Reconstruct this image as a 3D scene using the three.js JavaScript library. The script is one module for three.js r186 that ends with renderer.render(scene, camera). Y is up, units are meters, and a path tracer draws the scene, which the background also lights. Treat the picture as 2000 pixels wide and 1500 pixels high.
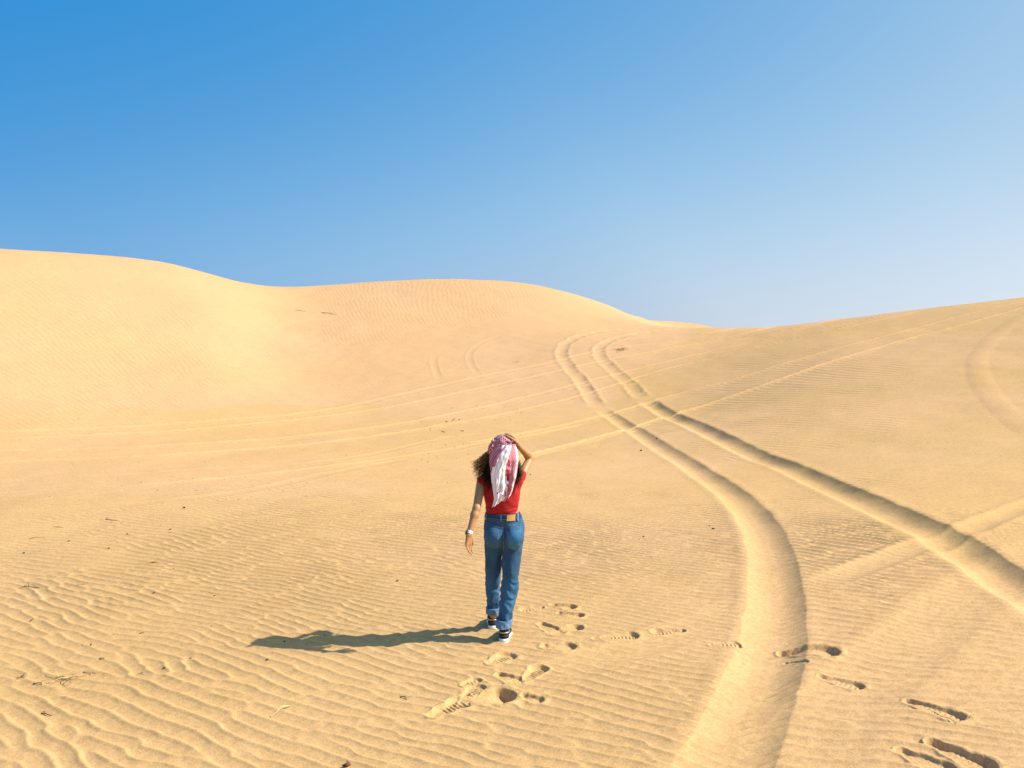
import * as THREE from 'three';
import { mergeGeometries } from 'three/addons/utils/BufferGeometryUtils.js';
import { createNoise2D, createNoise3D } from 'simplex-noise';

const clamp = THREE.MathUtils.clamp, lerp = THREE.MathUtils.lerp;

// ---------------------------------------------------------------- camera, sky, sun, exposure
const EYE = 2.2, F = 1503, HORIZON = 712;                 // eye height in metres; focal length and horizon line in photograph pixels (2000 x 1500)
const PITCH = Math.atan((750 - HORIZON) / F);
const scene = new THREE.Scene();
const camera = new THREE.PerspectiveCamera(2 * Math.atan(750 / F) * 180 / Math.PI, 4 / 3, 0.1, 6000);
camera.position.set(0, EYE, 0);
camera.rotation.x = -PITCH;
const renderer = new THREE.WebGLRenderer({ antialias: true });
renderer.toneMapping = THREE.LinearToneMapping;
renderer.toneMappingExposure = 1.5;
renderer.shadowMap.enabled = true;

const SUN = new THREE.Vector3(Math.cos(0.700) * Math.cos(0.0), Math.sin(0.700), -Math.cos(0.700) * Math.sin(0.0)).normalize();
const sun = new THREE.DirectionalLight(new THREE.Color().setRGB(1, 0.95, 0.86), 5.0);
sun.position.copy(SUN).multiplyScalar(60).add(new THREE.Vector3(0, 0, -18));
sun.target.position.set(0, 0, -18);
sun.castShadow = true;
Object.assign(sun.shadow.camera, { left: -45, right: 45, top: 45, bottom: -45, near: 1, far: 160 });
sun.shadow.mapSize.set(4096, 4096);
sun.shadow.bias = -0.0005;
sun.name = 'sun';
scene.add(sun, sun.target);

{ // clear desert sky: deep blue overhead, paling towards the horizon and towards the sun
  const W = 512, Hh = 256, px = new Float32Array(W * Hh * 4), deep = [0.010, 0.262, 0.665], bright = [0.60, 0.86, 0.98], dusty = [0.58, 0.645, 0.74], milky = [0.78, 0.85, 0.93];
  for (let j = 0; j < Hh; j++) for (let i = 0; i < W; i++) {
    const el = ((j + 0.5) / Hh - 0.5) * Math.PI, az = ((i + 0.5) / W - 0.5) * 2 * Math.PI;
    const d = new THREE.Vector3(Math.cos(az) * Math.cos(el), Math.sin(el), Math.sin(az) * Math.cos(el));
    const g = Math.acos(THREE.MathUtils.clamp(d.dot(SUN), -1, 1)) * 180 / Math.PI, e = Math.max(0, el) * 180 / Math.PI;
    const e0 = 10.3 + Math.max(0, 112 - g) * 0.15, low = Math.exp(-Math.pow(e / e0, 1.7)) * (0.5 + 0.47 * clamp((106 - g) / 30, 0, 1)), near = Math.exp(-Math.pow(g / 44, 2));
    const t = 1 - (1 - low) * (1 - near), dust = Math.exp(-Math.pow(e / (6 + Math.max(0, 100 - g) * 0.17), 2)), glow = 2.2 * Math.exp(-g / 9), dim = 1 - 0.25 * Math.max(0, Math.sin(el) - 0.45);
    for (let c = 0; c < 3; c++) px[(j * W + i) * 4 + c] = (deep[c] * dim * (1 - t) + lerp(lerp(bright[c], lerp(dusty[c], milky[c], clamp((84 - g) / 24, 0, 1)), dust), [1.0, 0.90, 0.74][c], Math.exp(-Math.pow(g / 36, 2))) * t) + glow * [1, 0.93, 0.8][c];
    for (let c = 0; c < 3; c++) px[(j * W + i) * 4 + c] /= 1.5;
    px[(j * W + i) * 4 + 3] = 1;
  }
  const sky = new THREE.DataTexture(px, W, Hh, THREE.RGBAFormat, THREE.FloatType);
  sky.mapping = THREE.EquirectangularReflectionMapping;
  sky.magFilter = sky.minFilter = THREE.LinearFilter;
  sky.wrapS = THREE.RepeatWrapping;
  sky.needsUpdate = true;
  scene.background = scene.environment = sky;
}

// ---------------------------------------------------------------- small helpers
function rng(seed) { let s = seed | 0; return () => { s = (s + 0x6d2b79f5) | 0; let t = Math.imul(s ^ (s >>> 15), 1 | s); t = (t + Math.imul(t ^ (t >>> 7), 61 | t)) ^ t; return ((t ^ (t >>> 14)) >>> 0) / 4294967296; }; }
const R0 = rng(11), noise2 = createNoise2D(rng(5)), noise2b = createNoise2D(rng(6)), noise3 = createNoise3D(rng(7));
const V = (x, y, z) => new THREE.Vector3(x, y, z);
const step = (a, b, x) => { const t = clamp((x - a) / (b - a), 0, 1); return t * t * (3 - 2 * t); };
const rgb = (r, g, b) => new THREE.Color().setRGB(r, g, b);
const names = new Map();
function numbered(name) { const n = names.get(name) ?? 0; names.set(name, n + 1); return n ? name + '_' + String(n).padStart(3, '0') : name; }
function shade(o) { o.traverse((m) => { if (m.isMesh) m.castShadow = m.receiveShadow = true; }); return o; }
function add(o, name, data) { o.name = numbered(name); o.userData = data; scene.add(shade(o)); return o; }
function part(name, geometry, material, parent, label) { const m = new THREE.Mesh(geometry, material); m.name = name; if (label) m.userData.label = label; parent.add(shade(m)); return m; }

// ---------------------------------------------------------------- the lie of the land
// rows of [column, [line, metres ahead] ...]: where the eye meets the sand along each bearing, read off the photograph
const cosP = Math.cos(PITCH), sinP = Math.sin(PITCH);
function ray(u, v) { const x = (u - 1000) / F, y = (750 - v) / F; return [x, y * cosP - sinP, -(cosP + y * sinP)]; }
function seen(u, v, d) { const r = ray(u, v), t = d / -r[2]; return [r[0] * t, EYE + r[1] * t, -d]; }
const ROWS = [
  [-900, [900, 15.6], [830, 18.6], [700, 22], [600, 24.6], [470, 29]],
  [-350, [900, 16.4], [840, 19.8], [760, 22.6], [650, 25.8], [560, 29.2], [474, 33.4]],
  [0, [1000, 11.5], [900, 17], [845, 20.8], [800, 23], [700, 26.8], [600, 30.8], [530, 34.2], [485, 38]],
  [250, [1000, 11.5], [900, 17.3], [848, 21.8], [800, 24.7], [700, 29.2], [600, 34], [540, 37.9], [502, 42]],
  [325, [800, 25.2], [700, 30], [600, 35.2], [512, 43]],
  [400, [900, 17.5], [800, 25.4], [700, 30.4], [600, 36.2], [532, 43.5]],
  [470, [600, 39], [553, 46.5]],
  [545, [1000, 11.4], [900, 17.5], [850, 22.5], [800, 26.6], [740, 30.8], [690, 34], [640, 38], [600, 42], [562, 49]],
  [700, [900, 17.4], [800, 27], [740, 31.4], [690, 34.8], [640, 38.8], [600, 43], [552, 51]],
  [860, [1000, 11.3], [900, 17.2], [850, 22], [800, 26.6], [740, 31.2], [690, 35], [640, 39.4], [600, 44], [545, 52]],
  [1020, [900, 17], [850, 21.6], [800, 26.2], [740, 31], [690, 35], [650, 38.6], [600, 44.5], [552, 52]],
  [1140, [1000, 11], [900, 16.8], [800, 25.8], [740, 30.6], [690, 34.4], [655, 38], [620, 44], [580, 53]],
  [1250, [900, 16.4], [800, 25], [740, 29.8], [690, 34], [660, 37.4], [640, 41.5], [625, 55]],
  [1390, [1000, 10.7], [900, 15.6], [800, 23], [740, 28], [700, 31.5], [660, 36.5], [639, 41]],
  [1600, [1000, 10.2], [900, 14.6], [800, 19.6], [720, 25.2], [670, 29.8], [628, 36]],
  [1800, [1000, 9.4], [900, 13.3], [800, 18.3], [700, 24.4], [640, 29.4], [603, 34.4]],
  [2000, [1100, 7.5], [1000, 9.5], [900, 12.6], [800, 17], [700, 22.2], [630, 27.2], [580, 33]],
  [2350, [1000, 9.2], [850, 13.6], [700, 19.6], [600, 25.2], [545, 30.5]],
];
const land = [];
for (const [u, ...rest] of ROWS) {
  for (const [v, d] of rest) land.push(seen(u, v, d));
  const [v, d] = rest[rest.length - 1], c = seen(u, v, d);
  if (u !== 1250) for (const [far, drop] of [[7, 1.2], [16, 4.0]]) { const k = (d + far) / d; land.push([c[0] * k, c[1] - drop, c[2] * k]); }
}
land.push([...seen(1315, 652, 57)], [...seen(1190, 597, 54)], [...seen(1390, 650, 58)], [...seen(1315, 660, 66)], [...seen(1400, 665, 68)], [...seen(1200, 640, 66)], [...seen(1480, 660, 60)], [...seen(1250, 660, 72)]);
for (const [x, z] of [[-4, 3], [0, 3], [4, 3], [-9, 0], [9, 0], [-3, -4], [0, -4], [3, -4], [-1.2, -6], [1.5, -6.2], [-5, -7], [4.4, -6.6], [-9, -9], [-16, -10], [-16, 6], [14, 6], [0, 14]]) land.push([x, 0.036 * x + (x > 4 ? 0.02 * (x - 4) ** 2 * 0.5 : 0) - 0.004 * Math.max(0, -z - 6), z]);
// thin-plate spline through those points, smoothed a little
const tps = (() => {
  const n = land.length, N = n + 3, A = Array.from({ length: N }, () => new Float64Array(N + 1)), phi = (q) => (q > 1e-9 ? q * Math.log(q) : 0);
  for (let i = 0; i < n; i++) {
    for (let j = 0; j < n; j++) A[i][j] = phi((land[i][0] - land[j][0]) ** 2 + (land[i][2] - land[j][2]) ** 2);
    const r2 = land[i][0] ** 2 + land[i][2] ** 2; A[i][i] += 4 + (r2 > 2500 ? 0.0002 : 0.0012) * r2;
    A[i][n] = A[n][i] = 1; A[i][n + 1] = A[n + 1][i] = land[i][0]; A[i][n + 2] = A[n + 2][i] = land[i][2]; A[i][N] = land[i][1];
  }
  for (let c = 0; c < N; c++) {
    let p = c; for (let r = c + 1; r < N; r++) if (Math.abs(A[r][c]) > Math.abs(A[p][c])) p = r;
    [A[c], A[p]] = [A[p], A[c]];
    for (let r = c + 1; r < N; r++) { const f = A[r][c] / A[c][c]; if (f) for (let k = c; k <= N; k++) A[r][k] -= f * A[c][k]; }
  }
  const w = new Float64Array(N);
  for (let c = N - 1; c >= 0; c--) { let s = A[c][N]; for (let k = c + 1; k < N; k++) s -= A[c][k] * w[k]; w[c] = s / A[c][c]; }
  return (x, z) => { let s = w[n] + w[n + 1] * x + w[n + 2] * z; for (let i = 0; i < n; i++) { const dx = x - land[i][0], dz = z - land[i][2]; s += w[i] * phi(dx * dx + dz * dz); } return s; };
})();
const GX = 220, GZ = 200, GS = 0.6, gx0 = -66, gz0 = -92, grid = new Float32Array(GX * GZ);
for (let j = 0; j < GZ; j++) for (let i = 0; i < GX; i++) grid[j * GX + i] = tps(gx0 + i * GS, gz0 + j * GS);
const cub = (a, b, c, d, t) => b + 0.5 * t * (c - a + t * (2 * a - 5 * b + 4 * c - d + t * (3 * (b - c) + d - a)));
function gridAt(x, z) {
  const fx = clamp((x - gx0) / GS, 1.001, GX - 3.001), fz = clamp((z - gz0) / GS, 1.001, GZ - 3.001), i = Math.floor(fx), j = Math.floor(fz), t = fx - i, s = fz - j;
  const row = (k) => { const o = k * GX + i; return cub(grid[o - 1], grid[o], grid[o + 1], grid[o + 2], t); };
  return cub(row(j - 1), row(j), row(j + 1), row(j + 2), s);
}
function macro(x, z) {
  const r = Math.hypot(x, z), far = -1.5 + 2.2 * noise2(x * 0.008, z * 0.008) + 1.2 * noise2b(x * 0.021, z * 0.021);
  const k = Math.max(step(58, 88, r), step(14, 26, z));
  let h = k < 1 ? gridAt(x, z) : 0;
  if (k > 0) h = lerp(h, far, k);
  return h + 0.014 * noise2(x * 0.35, z * 0.35) * step(8, 18, r) + 0.006 * noise2b(x * 0.9, z * 0.9) * step(3, 9, r);
}
function pick(u, v, f = macro) {
  const r = ray(u, v); let t = 2.5, last = t;
  while (t < 90) { if (EYE + r[1] * t < f(r[0] * t, r[2] * t)) break; last = t; t += 0.05 + t * 0.004; }
  for (let i = 0; i < 30; i++) { const m = (t + last) / 2; if (EYE + r[1] * m < f(r[0] * m, r[2] * m)) t = m; else last = m; }
  return V(r[0] * t, EYE + r[1] * t, r[2] * t);
}

// ---------------------------------------------------------------- wheel ruts, old wheel lines
// pts are looked up on the land; w half width, D depth, R height of the pushed-up rims, calm how far the wind ripples are gone inside
const TRACKS = [
  { id: 4, w: 0.25, D: 0.064, R: 0.005, calm: 0.9, fine: 1, pts: [[1172, 798], [1202, 817], [1254, 850], [1300, 880], [1341, 905], [1410, 950], [1445, 980], [1472, 1010], [1495, 1050], [1508, 1100], [1514, 1150], [1514, 1200], [1508, 1250], [1494, 1300], [1476, 1350], [1456, 1400], [1433, 1450], [1406, 1500], [1370, 1560], [1320, 1640]] },
  { id: 5, w: 0.29, D: 0.092, R: 0.006, calm: 0.9, fine: 1, pts: [[1258, 780], [1286, 798], [1335, 822], [1397, 850], [1457, 880], [1533, 910], [1600, 940], [1670, 970], [1748, 1004], [1845, 1052], [1950, 1118], [2060, 1190], [2190, 1280], [2360, 1400]] },
  { w: 0.26, D: 0.028, R: 0.012, calm: 0.8, rough: 1, pts: [[1258, 641], [1200, 645], [1140, 655], [1106, 671], [1097, 690], [1110, 715], [1135, 745], [1172, 798]] },
  { w: 0.26, D: 0.028, R: 0.012, calm: 0.8, rough: 1, pts: [[1350, 641], [1280, 647], [1218, 657], [1180, 671], [1170, 690], [1190, 716], [1225, 746], [1258, 780]] },
  { w: 0.15, D: 0.0428, R: 0.0228, calm: 0.8, pts: [[2040, 590], [1900, 630], [1800, 656], [1640, 702], [1500, 750], [1400, 785], [1310, 812], [1230, 838], [1130, 865], [1040, 888], [960, 905]] },
  { w: 0.17, D: 0.0333, R: 0.0171, calm: 0.8, pts: [[2040, 582], [1900, 612], [1700, 665], [1450, 737], [1320, 772], [1180, 812], [1060, 840], [900, 868]] },
  { w: 0.16, D: 0.0305, R: 0.0171, calm: 0.7, pts: [[1960, 586], [1850, 600], [1650, 640], [1450, 685], [1300, 722], [1150, 768], [1000, 806], [800, 842], [560, 872], [300, 890], [-60, 905]] },
  { w: 0.18, D: 0.0333, R: 0.0171, calm: 0.7, pts: [[1860, 598], [1650, 632], [1450, 672], [1250, 720], [1100, 758], [950, 795], [780, 828], [500, 860], [200, 876], [-60, 882]] },
  { w: 0.18, D: 0.0305, R: 0.0200, calm: 0.7, pts: [[1760, 608], [1600, 632], [1400, 665], [1250, 692], [1130, 716], [1000, 745], [820, 785], [650, 812], [400, 838], [0, 858]] },
  { w: 0.2, D: 0.0333, R: 0.0200, calm: 0.7, pts: [[1640, 622], [1480, 645], [1320, 668], [1200, 680], [1080, 708], [980, 728], [800, 768], [560, 812], [300, 832], [-40, 846]] },
  { w: 0.15, D: 0.0276, R: 0.0143, calm: 0.7, pts: [[1560, 630], [1400, 648], [1300, 655], [1190, 668]] },
  { w: 0.2, D: 0.0218, R: 0.0122, calm: 0.8, pts: [[1180, 822], [1040, 850], [880, 878], [700, 905], [480, 930], [250, 950], [-60, 965]] },
  { w: 0.18, D: 0.0136, R: 0.0068, calm: 0.8, pts: [[1000, 838], [860, 858], [640, 900], [420, 915], [200, 930], [-60, 938]] },
  { w: 0.2, D: 0.0109, R: 0.0068, calm: 0.8, pts: [[820, 890], [640, 925], [460, 962], [250, 985], [-60, 1005]] },
  { w: 0.15, D: 0.0100, R: 0.0050, calm: 0.8, pts: [[850, 690], [848, 712], [858, 738], [862, 746]] },
  { w: 0.15, D: 0.0080, R: 0.0050, calm: 0.8, pts: [[990, 652], [945, 668], [918, 690], [922, 715], [940, 735]] },
  { w: 0.16, D: 0.0204, R: 0.0082, calm: 0.8, pts: [[1560, 1158], [1640, 1126], [1720, 1096], [1800, 1064], [1900, 1030], [2010, 985], [2120, 945]] },
  { w: 0.3, D: 0.0204, R: 0.0041, calm: 0.3, fine: 0.4, pts: [[1470, 1600], [1560, 1470], [1650, 1375], [1760, 1272], [1890, 1165], [1990, 1100], [2100, 1045]] },
  { w: 0.2, D: 0.0095, R: 0.0041, calm: 0.6, fine: 0.6, pts: [[960, 1375], [1080, 1318], [1250, 1262], [1400, 1212], [1480, 1182]] },
  { w: 0.3, D: 0.0143, R: 0.0076, calm: 0.2, fine: 0.3, pts: [[1800, 1450], [1900, 1390], [2010, 1340]] },
  { w: 0.3, D: -0.018, R: 0, calm: 0.5, pts: [[2040, 600], [1985, 625], [1940, 660], [1910, 700], [1912, 735], [1935, 775], [1975, 815], [2040, 860]] },
];
const CELL = 0.7, bins = new Map(), key = (i, j) => (i + 4096) * 8192 + (j + 4096);
TRACKS.forEach((t, n) => {
  const curve = new THREE.CatmullRomCurve3(t.pts.map(([u, v]) => pick(u, v).setY(0)), false, 'centripetal'), len = curve.getLength();
  t.line = curve.getSpacedPoints(Math.ceil(len / 0.12)); t.len = len;
  const reach = t.w * 2.6;
  t.line.forEach((p, k) => {
    if (!k) return;
    for (let i = Math.floor((p.x - reach - 0.12) / CELL); i <= Math.floor((p.x + reach + 0.12) / CELL); i++) for (let j = Math.floor((p.z - reach - 0.12) / CELL); j <= Math.floor((p.z + reach + 0.12) / CELL); j++) {
      const id = key(i, j); if (!bins.has(id)) bins.set(id, new Map());
      const b = bins.get(id); if (!b.has(n)) b.set(n, []); b.get(n).push(k);
    }
  });
});
const cut = { h: 0, calm: 0, fine: 0, id: 0 };
function ruts(x, z) {
  cut.h = 0; cut.calm = 0; cut.fine = 0; cut.id = 0;
  const b = bins.get(key(Math.floor(x / CELL), Math.floor(z / CELL)));
  if (!b) return cut;
  for (const [n, ks] of b) {
    const t = TRACKS[n]; let best = 1e9, side = 0, along = 0;
    for (const k of ks) {
      const a = t.line[k - 1], c = t.line[k], ex = c.x - a.x, ez = c.z - a.z, l2 = ex * ex + ez * ez, f = clamp(((x - a.x) * ex + (z - a.z) * ez) / l2, 0, 1);
      const dx = x - a.x - ex * f, dz = z - a.z - ez * f, q = dx * dx + dz * dz;
      if (q < best) { best = q; side = ex * dz - ez * dx > 0 ? 1 : -1; along = (k - 1 + f) * 0.12; }
    }
    const end = Math.min(step(0, 1.2, along), step(0, 1.2, t.len - along));
    let s = Math.sqrt(best) / t.w * side;
    s += 0.05 * noise2(along * 1.1, n * 7.3) + 0.025 * noise2b(x * 2.6, z * 2.6) + (t.rough ? 0.2 * noise2(along * 2.3, n * 3.1 + 2) : 0);
    const q = Math.abs(s), bed = 0.6 * (q < 1 ? 1 - Math.pow(q, 2.4) : 0) + 0.4 * (1 - step(0.1, 1.2, q)), rim = Math.exp(-(((q - 1.22) / 0.3) ** 2));
    const vary = 1 + (t.rough ? 0.7 : 0.18) * noise2b(along * (t.rough ? 1.3 : 0.5), n * 5.1);
    cut.h += end * vary * (-t.D * bed + t.R * rim * (1 + 0.5 * noise2(along * 1.7, n + 40 + side)));
    const inside = 1 - step(0.85, 1.5, q);
    cut.calm = Math.max(cut.calm, t.calm * inside * end); if (t.fine) cut.fine = Math.max(cut.fine, t.fine * (1 - step(1.0, 1.7, q)));
    if (t.id && q < 1.1) cut.id = t.id;
  }
  return cut;
}

// ---------------------------------------------------------------- footprints: heel and toe read off the photograph
const PRINTS = [
  { a: [1062, 1186], b: [1022, 1191], w: 0.058, D: 0.022, tread: 1, t: 'small treaded footprint to the right of the shoes' },
  { a: [1076, 1180], b: [1116, 1186], w: 0.072, D: 0.035, t: 'smeared footprint at the top of the trampled group' },
  { a: [1088, 1196], b: [1134, 1203], w: 0.058, D: 0.03, tread: 1, t: 'treaded footprint at the right end of the trampled group' },
  { a: [1052, 1216], b: [1094, 1236], w: 0.072, D: 0.03, t: 'footprint crossing another footprint' },
  { a: [1078, 1234], b: [1132, 1224], w: 0.065, D: 0.035, t: 'crossed footprint pointing right' },
  { a: [1154, 1248], b: [1244, 1240], w: 0.065, D: 0.03, tread: 1.3, t: 'long treaded footprint left of the pair by the rut' },
  { a: [1340, 1230], b: [1278, 1234], w: 0.058, D: 0.028, tread: 1, t: 'single footprint half way to the left rut' },
  { a: [1384, 1260], b: [1442, 1258], w: 0.055, D: 0.02, tread: 1.2, t: 'shallow treaded footprint at the edge of the left rut' },
  { a: [1060, 1262], b: [1112, 1263], w: 0.085, D: 0.03, t: 'round smooth footprint right of the shadow' },
  { a: [956, 1296], b: [994, 1280], w: 0.078, D: 0.025, tread: 1, t: 'smudged footprint just below the heel' },
  { a: [970, 1316], b: [1012, 1330], w: 0.065, D: 0.03, tread: 0.8, t: 'footprint left of the dark treaded one' },
  { a: [1022, 1330], b: [1058, 1302], w: 0.065, D: 0.03, tread: 1.4, t: 'tilted footprint with a dark tread' },
  { a: [902, 1338], b: [932, 1328], w: 0.046, D: 0.015, tread: 1, t: 'faint small print above the long prints' },
  { a: [912, 1366], b: [986, 1358], w: 0.111, D: 0.055, r: [0.1, 1.5], t: 'deepest round footprint with a dark hollow' },
  { a: [898, 1378], b: [935, 1338], w: 0.065, D: 0.02, tread: 1, t: 'treaded footprint running into the deep one' },
  { a: [838, 1400], b: [908, 1368], w: 0.078, D: 0.036, r: [1.5, 0.5], tread: 1.2, t: 'lowest footprint of the group with a smooth heel' },
  { a: [1020, 1358], b: [1052, 1368], w: 0.052, D: 0.028, t: 'small dark heel print' },
  { a: [1520, 1262], b: [1628, 1274], w: 0.098, D: 0.047, t: 'deep footprint sunk in the right wall of the left rut' },
  { a: [1530, 1280], b: [1575, 1294], w: 0.039, D: 0.012, t: 'thin scrape below the deep print' },
  { a: [1598, 1320], b: [1680, 1336], w: 0.065, D: 0.027, tread: 1.5, t: 'treaded footprint between the two ruts' },
  { a: [1764, 1368], b: [1876, 1400], w: 0.072, D: 0.031, tread: 1.5, t: 'long footprint with a treaded lower edge' },
  { a: [1812, 1446], b: [1930, 1500], w: 0.085, D: 0.047, tread: 1, t: 'large dark footprint at the lower right edge' },
  { a: [1752, 1464], b: [1850, 1505], w: 0.078, D: 0.031, t: 'wide smooth hollow left of the dark footprint' },
  { a: [960, 1250], b: [976, 1225], w: 0.065, D: 0.012, t: 'hollow under the near shoe', under: 1 },
];
for (const p of PRINTS) {
  const a = pick(...p.a), b = pick(...p.b); p.x = a.x; p.z = a.z; p.l = Math.hypot(b.x - a.x, b.z - a.z); p.ex = (b.x - a.x) / p.l; p.ez = (b.z - a.z) / p.l;
  p.cx = (a.x + b.x) / 2; p.cz = (a.z + b.z) / 2; p.reach = p.l / 2 + 0.14;
}
const dent = { h: 0, calm: 0, id: -1 };
function dents(x, z) {
  dent.h = 0; dent.calm = 0; dent.id = -1;
  if (z < -9 || z > -3.5 || Math.abs(x) > 4.5) return dent;
  for (let n = 0; n < PRINTS.length; n++) {
    const p = PRINTS[n], mx = x - p.cx, mz = z - p.cz;
    if (p.under || mx * mx + mz * mz > p.reach * p.reach) continue;
    const dx = x - p.x, dz = z - p.z, wob = 0.006 * noise2(x * 9, z * 9 + n), l = (dx * p.ex + dz * p.ez) / p.l, s = (-dx * p.ez + dz * p.ex) + wob;
    const lc = clamp(l, 0.12, 0.86), half = p.w * (0.80 + 0.22 * Math.cos((lc - 0.76) * 6.2) - 0.10 * Math.cos((lc - 0.12) * 12));
    const over = Math.max(0, Math.abs(l - 0.49) - 0.37) * p.l, q = Math.sqrt((s / half) ** 2 + (over / (half * 0.95)) ** 2);
    const bed = 1 - step(0.74, 1.05, q), rim = Math.exp(-(((q - 1.28) / 0.24) ** 2));
    let h = -p.D * 0.7 * bed * (1 + 0.2 * Math.cos(l * 6.28)) * lerp(p.r?.[0] ?? 0.8, p.r?.[1] ?? 1.15, clamp(l, 0, 1)) + p.D * 0.2 * rim * (0.8 + 0.5 * noise2b(x * 8, z * 8 + n));
    if (p.tread) h += (1 - step(0.4, 0.72, q)) * p.tread * 0.003 * Math.sign(Math.cos(l * p.l * 6.28 / 0.030 + 1.2 * Math.sin(s * 40))) * step(0.35, 0.5, l) ;
    h += 0.0016 * noise2(x * 30, z * 30) * (1 - step(1.0, 1.7, q));
    dent.h = Math.abs(h) > Math.abs(dent.h) ? h + 0.25 * dent.h : dent.h + 0.25 * h;
    dent.calm = Math.max(dent.calm, 1 - step(1.2, 1.7, q));
    if (q < 1.3) dent.id = n;
  }
  return dent;
}

// ---------------------------------------------------------------- wind ripples: phase-aligned wavelets with a direction and length that change over the land
// [column, line, run of a crest across and down, wavelength, strength]
const RIPPLES = [
  [60, 1420, 100, 52, 0.136, 1.00], [300, 1420, 100, 40, 0.130, 1.00], [560, 1320, 100, 30, 0.117, 1.00], [800, 1420, 100, 26, 0.111, 1.00], [1100, 1420, 100, 22, 0.111, 0.95], [1270, 1360, 100, 18, 0.104, 0.90],
  [60, 1200, 100, 34, 0.124, 0.90], [300, 1170, 100, 18, 0.111, 0.95], [560, 1180, 100, 22, 0.104, 1.00], [800, 1180, 100, 19, 0.098, 0.95], [1200, 1150, 100, 14, 0.096, 0.90], [1350, 1200, 100, 13, 0.096, 0.85],
  [60, 1060, 100, 10, 0.111, 0.80], [400, 1040, 100, 14, 0.126, 0.90], [750, 1020, 100, 11, 0.126, 0.95], [1150, 1020, 100, 10, 0.111, 0.90], [1300, 960, 100, 9, 0.118, 0.90], [1130, 920, 100, 8, 0.126, 0.80],
  [1650, 1200, 100, 14, 0.120, 1.10], [1620, 1060, 100, 12, 0.120, 1.10], [1850, 1330, 100, 9, 0.120, 1.10], [1700, 1430, 100, 10, 0.120, 1.10], [1950, 1040, 100, 3, 0.120, 1.10], [1950, 1250, 100, 7, 0.120, 1.10],
  [1500, 860, 100, 5, 0.212, 0.60], [1750, 900, 100, 7, 0.148, 1.00], [1750, 780, 100, 4, 0.221, 0.60], [1950, 780, 100, 1, 0.204, 0.60], [1600, 720, 100, 3, 0.255, 0.42], [1880, 660, 100, 0, 0.255, 0.30],
  [200, 920, 100, 4, 0.163, 0.30], [600, 900, 100, 8, 0.163, 0.40], [900, 830, 100, 4, 0.180, 0.12], [1150, 740, 100, 10, 0.220, 0.25],
  [60, 600, 60, 34, 0.246, 0.29], [120, 680, 60, 52, 0.205, 0.35], [60, 760, 60, 34, 0.189, 0.31], [250, 620, 60, 48, 0.213, 0.29], [330, 690, 60, 46, 0.189, 0.37], [450, 740, 60, 42, 0.172, 0.31], [420, 800, 60, 22, 0.164, 0.20],
  [650, 720, 60, 36, 0.172, 0.18], [740, 600, 16, 60, 0.238, 0.35], [840, 558, 9, 60, 0.320, 0.20], [700, 640, 34, 60, 0.205, 0.23], [930, 590, 20, 60, 0.246, 0.27], [560, 620, 60, 50, 0.180, 0.10], [1050, 640, 60, 40, 0.180, 0.06], [850, 700, 60, 20, 0.180, 0.05],
  [150, 510, 60, 20, 0.328, 0.04], [350, 545, 60, 30, 0.328, 0.06],
].map(([u, v, du, dv, l, a]) => {
  const p = pick(u - du * 0.25, v - dv * 0.25), q = pick(u + du * 0.25, v + dv * 0.25), m = pick(u, v), ang = Math.atan2(q.z - p.z, q.x - p.x);
  return { az: Math.atan2(m.x, -m.z), lg: Math.log(Math.hypot(m.x, m.z)), c: Math.cos(2 * ang), s: Math.sin(2 * ang), l, a };
});
const rip = { nx: 0, nz: 0, k: 0, a: 0 };
function rippleField(x, z) {
  const az = Math.atan2(x, -z), lg = Math.log(Math.hypot(x, z)); let c = 0, s = 0, l = 0, a = 0, W = 0;
  for (const r of RIPPLES) { const q = (az - r.az) ** 2 + (lg - r.lg) ** 2 * 0.55 + 0.0022, w = 1 / (q * q); c += w * r.c; s += w * r.s; l += w * r.l; a += w * r.a; W += w; }
  const ang = Math.atan2(s, c) / 2 + 0.14 * noise2(x * 0.7, z * 0.7) + (0.11 + 0.08 * step(-0.5, -2.5, x) * step(9, 6, -z)) * noise2b(x * 1.9, z * 1.9);
  rip.nx = -Math.sin(ang); rip.nz = Math.cos(ang); if (rip.nx * 0.6 - rip.nz * 0.8 < 0) { rip.nx *= -1; rip.nz *= -1; }   // points ahead, across the crests
  rip.k = 2 * Math.PI / (l / W * (1 + 0.12 * noise2(x * 0.45 + 9, z * 0.45))); rip.a = a / W; return rip;
}
const KC = 0.13, KX = 500, KZ = 480, kx0 = -32.5, kz0 = -60.5, kid = new Int32Array(KX * KZ).fill(-1), ker = [];
const SECTOR = 0.66;
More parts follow.
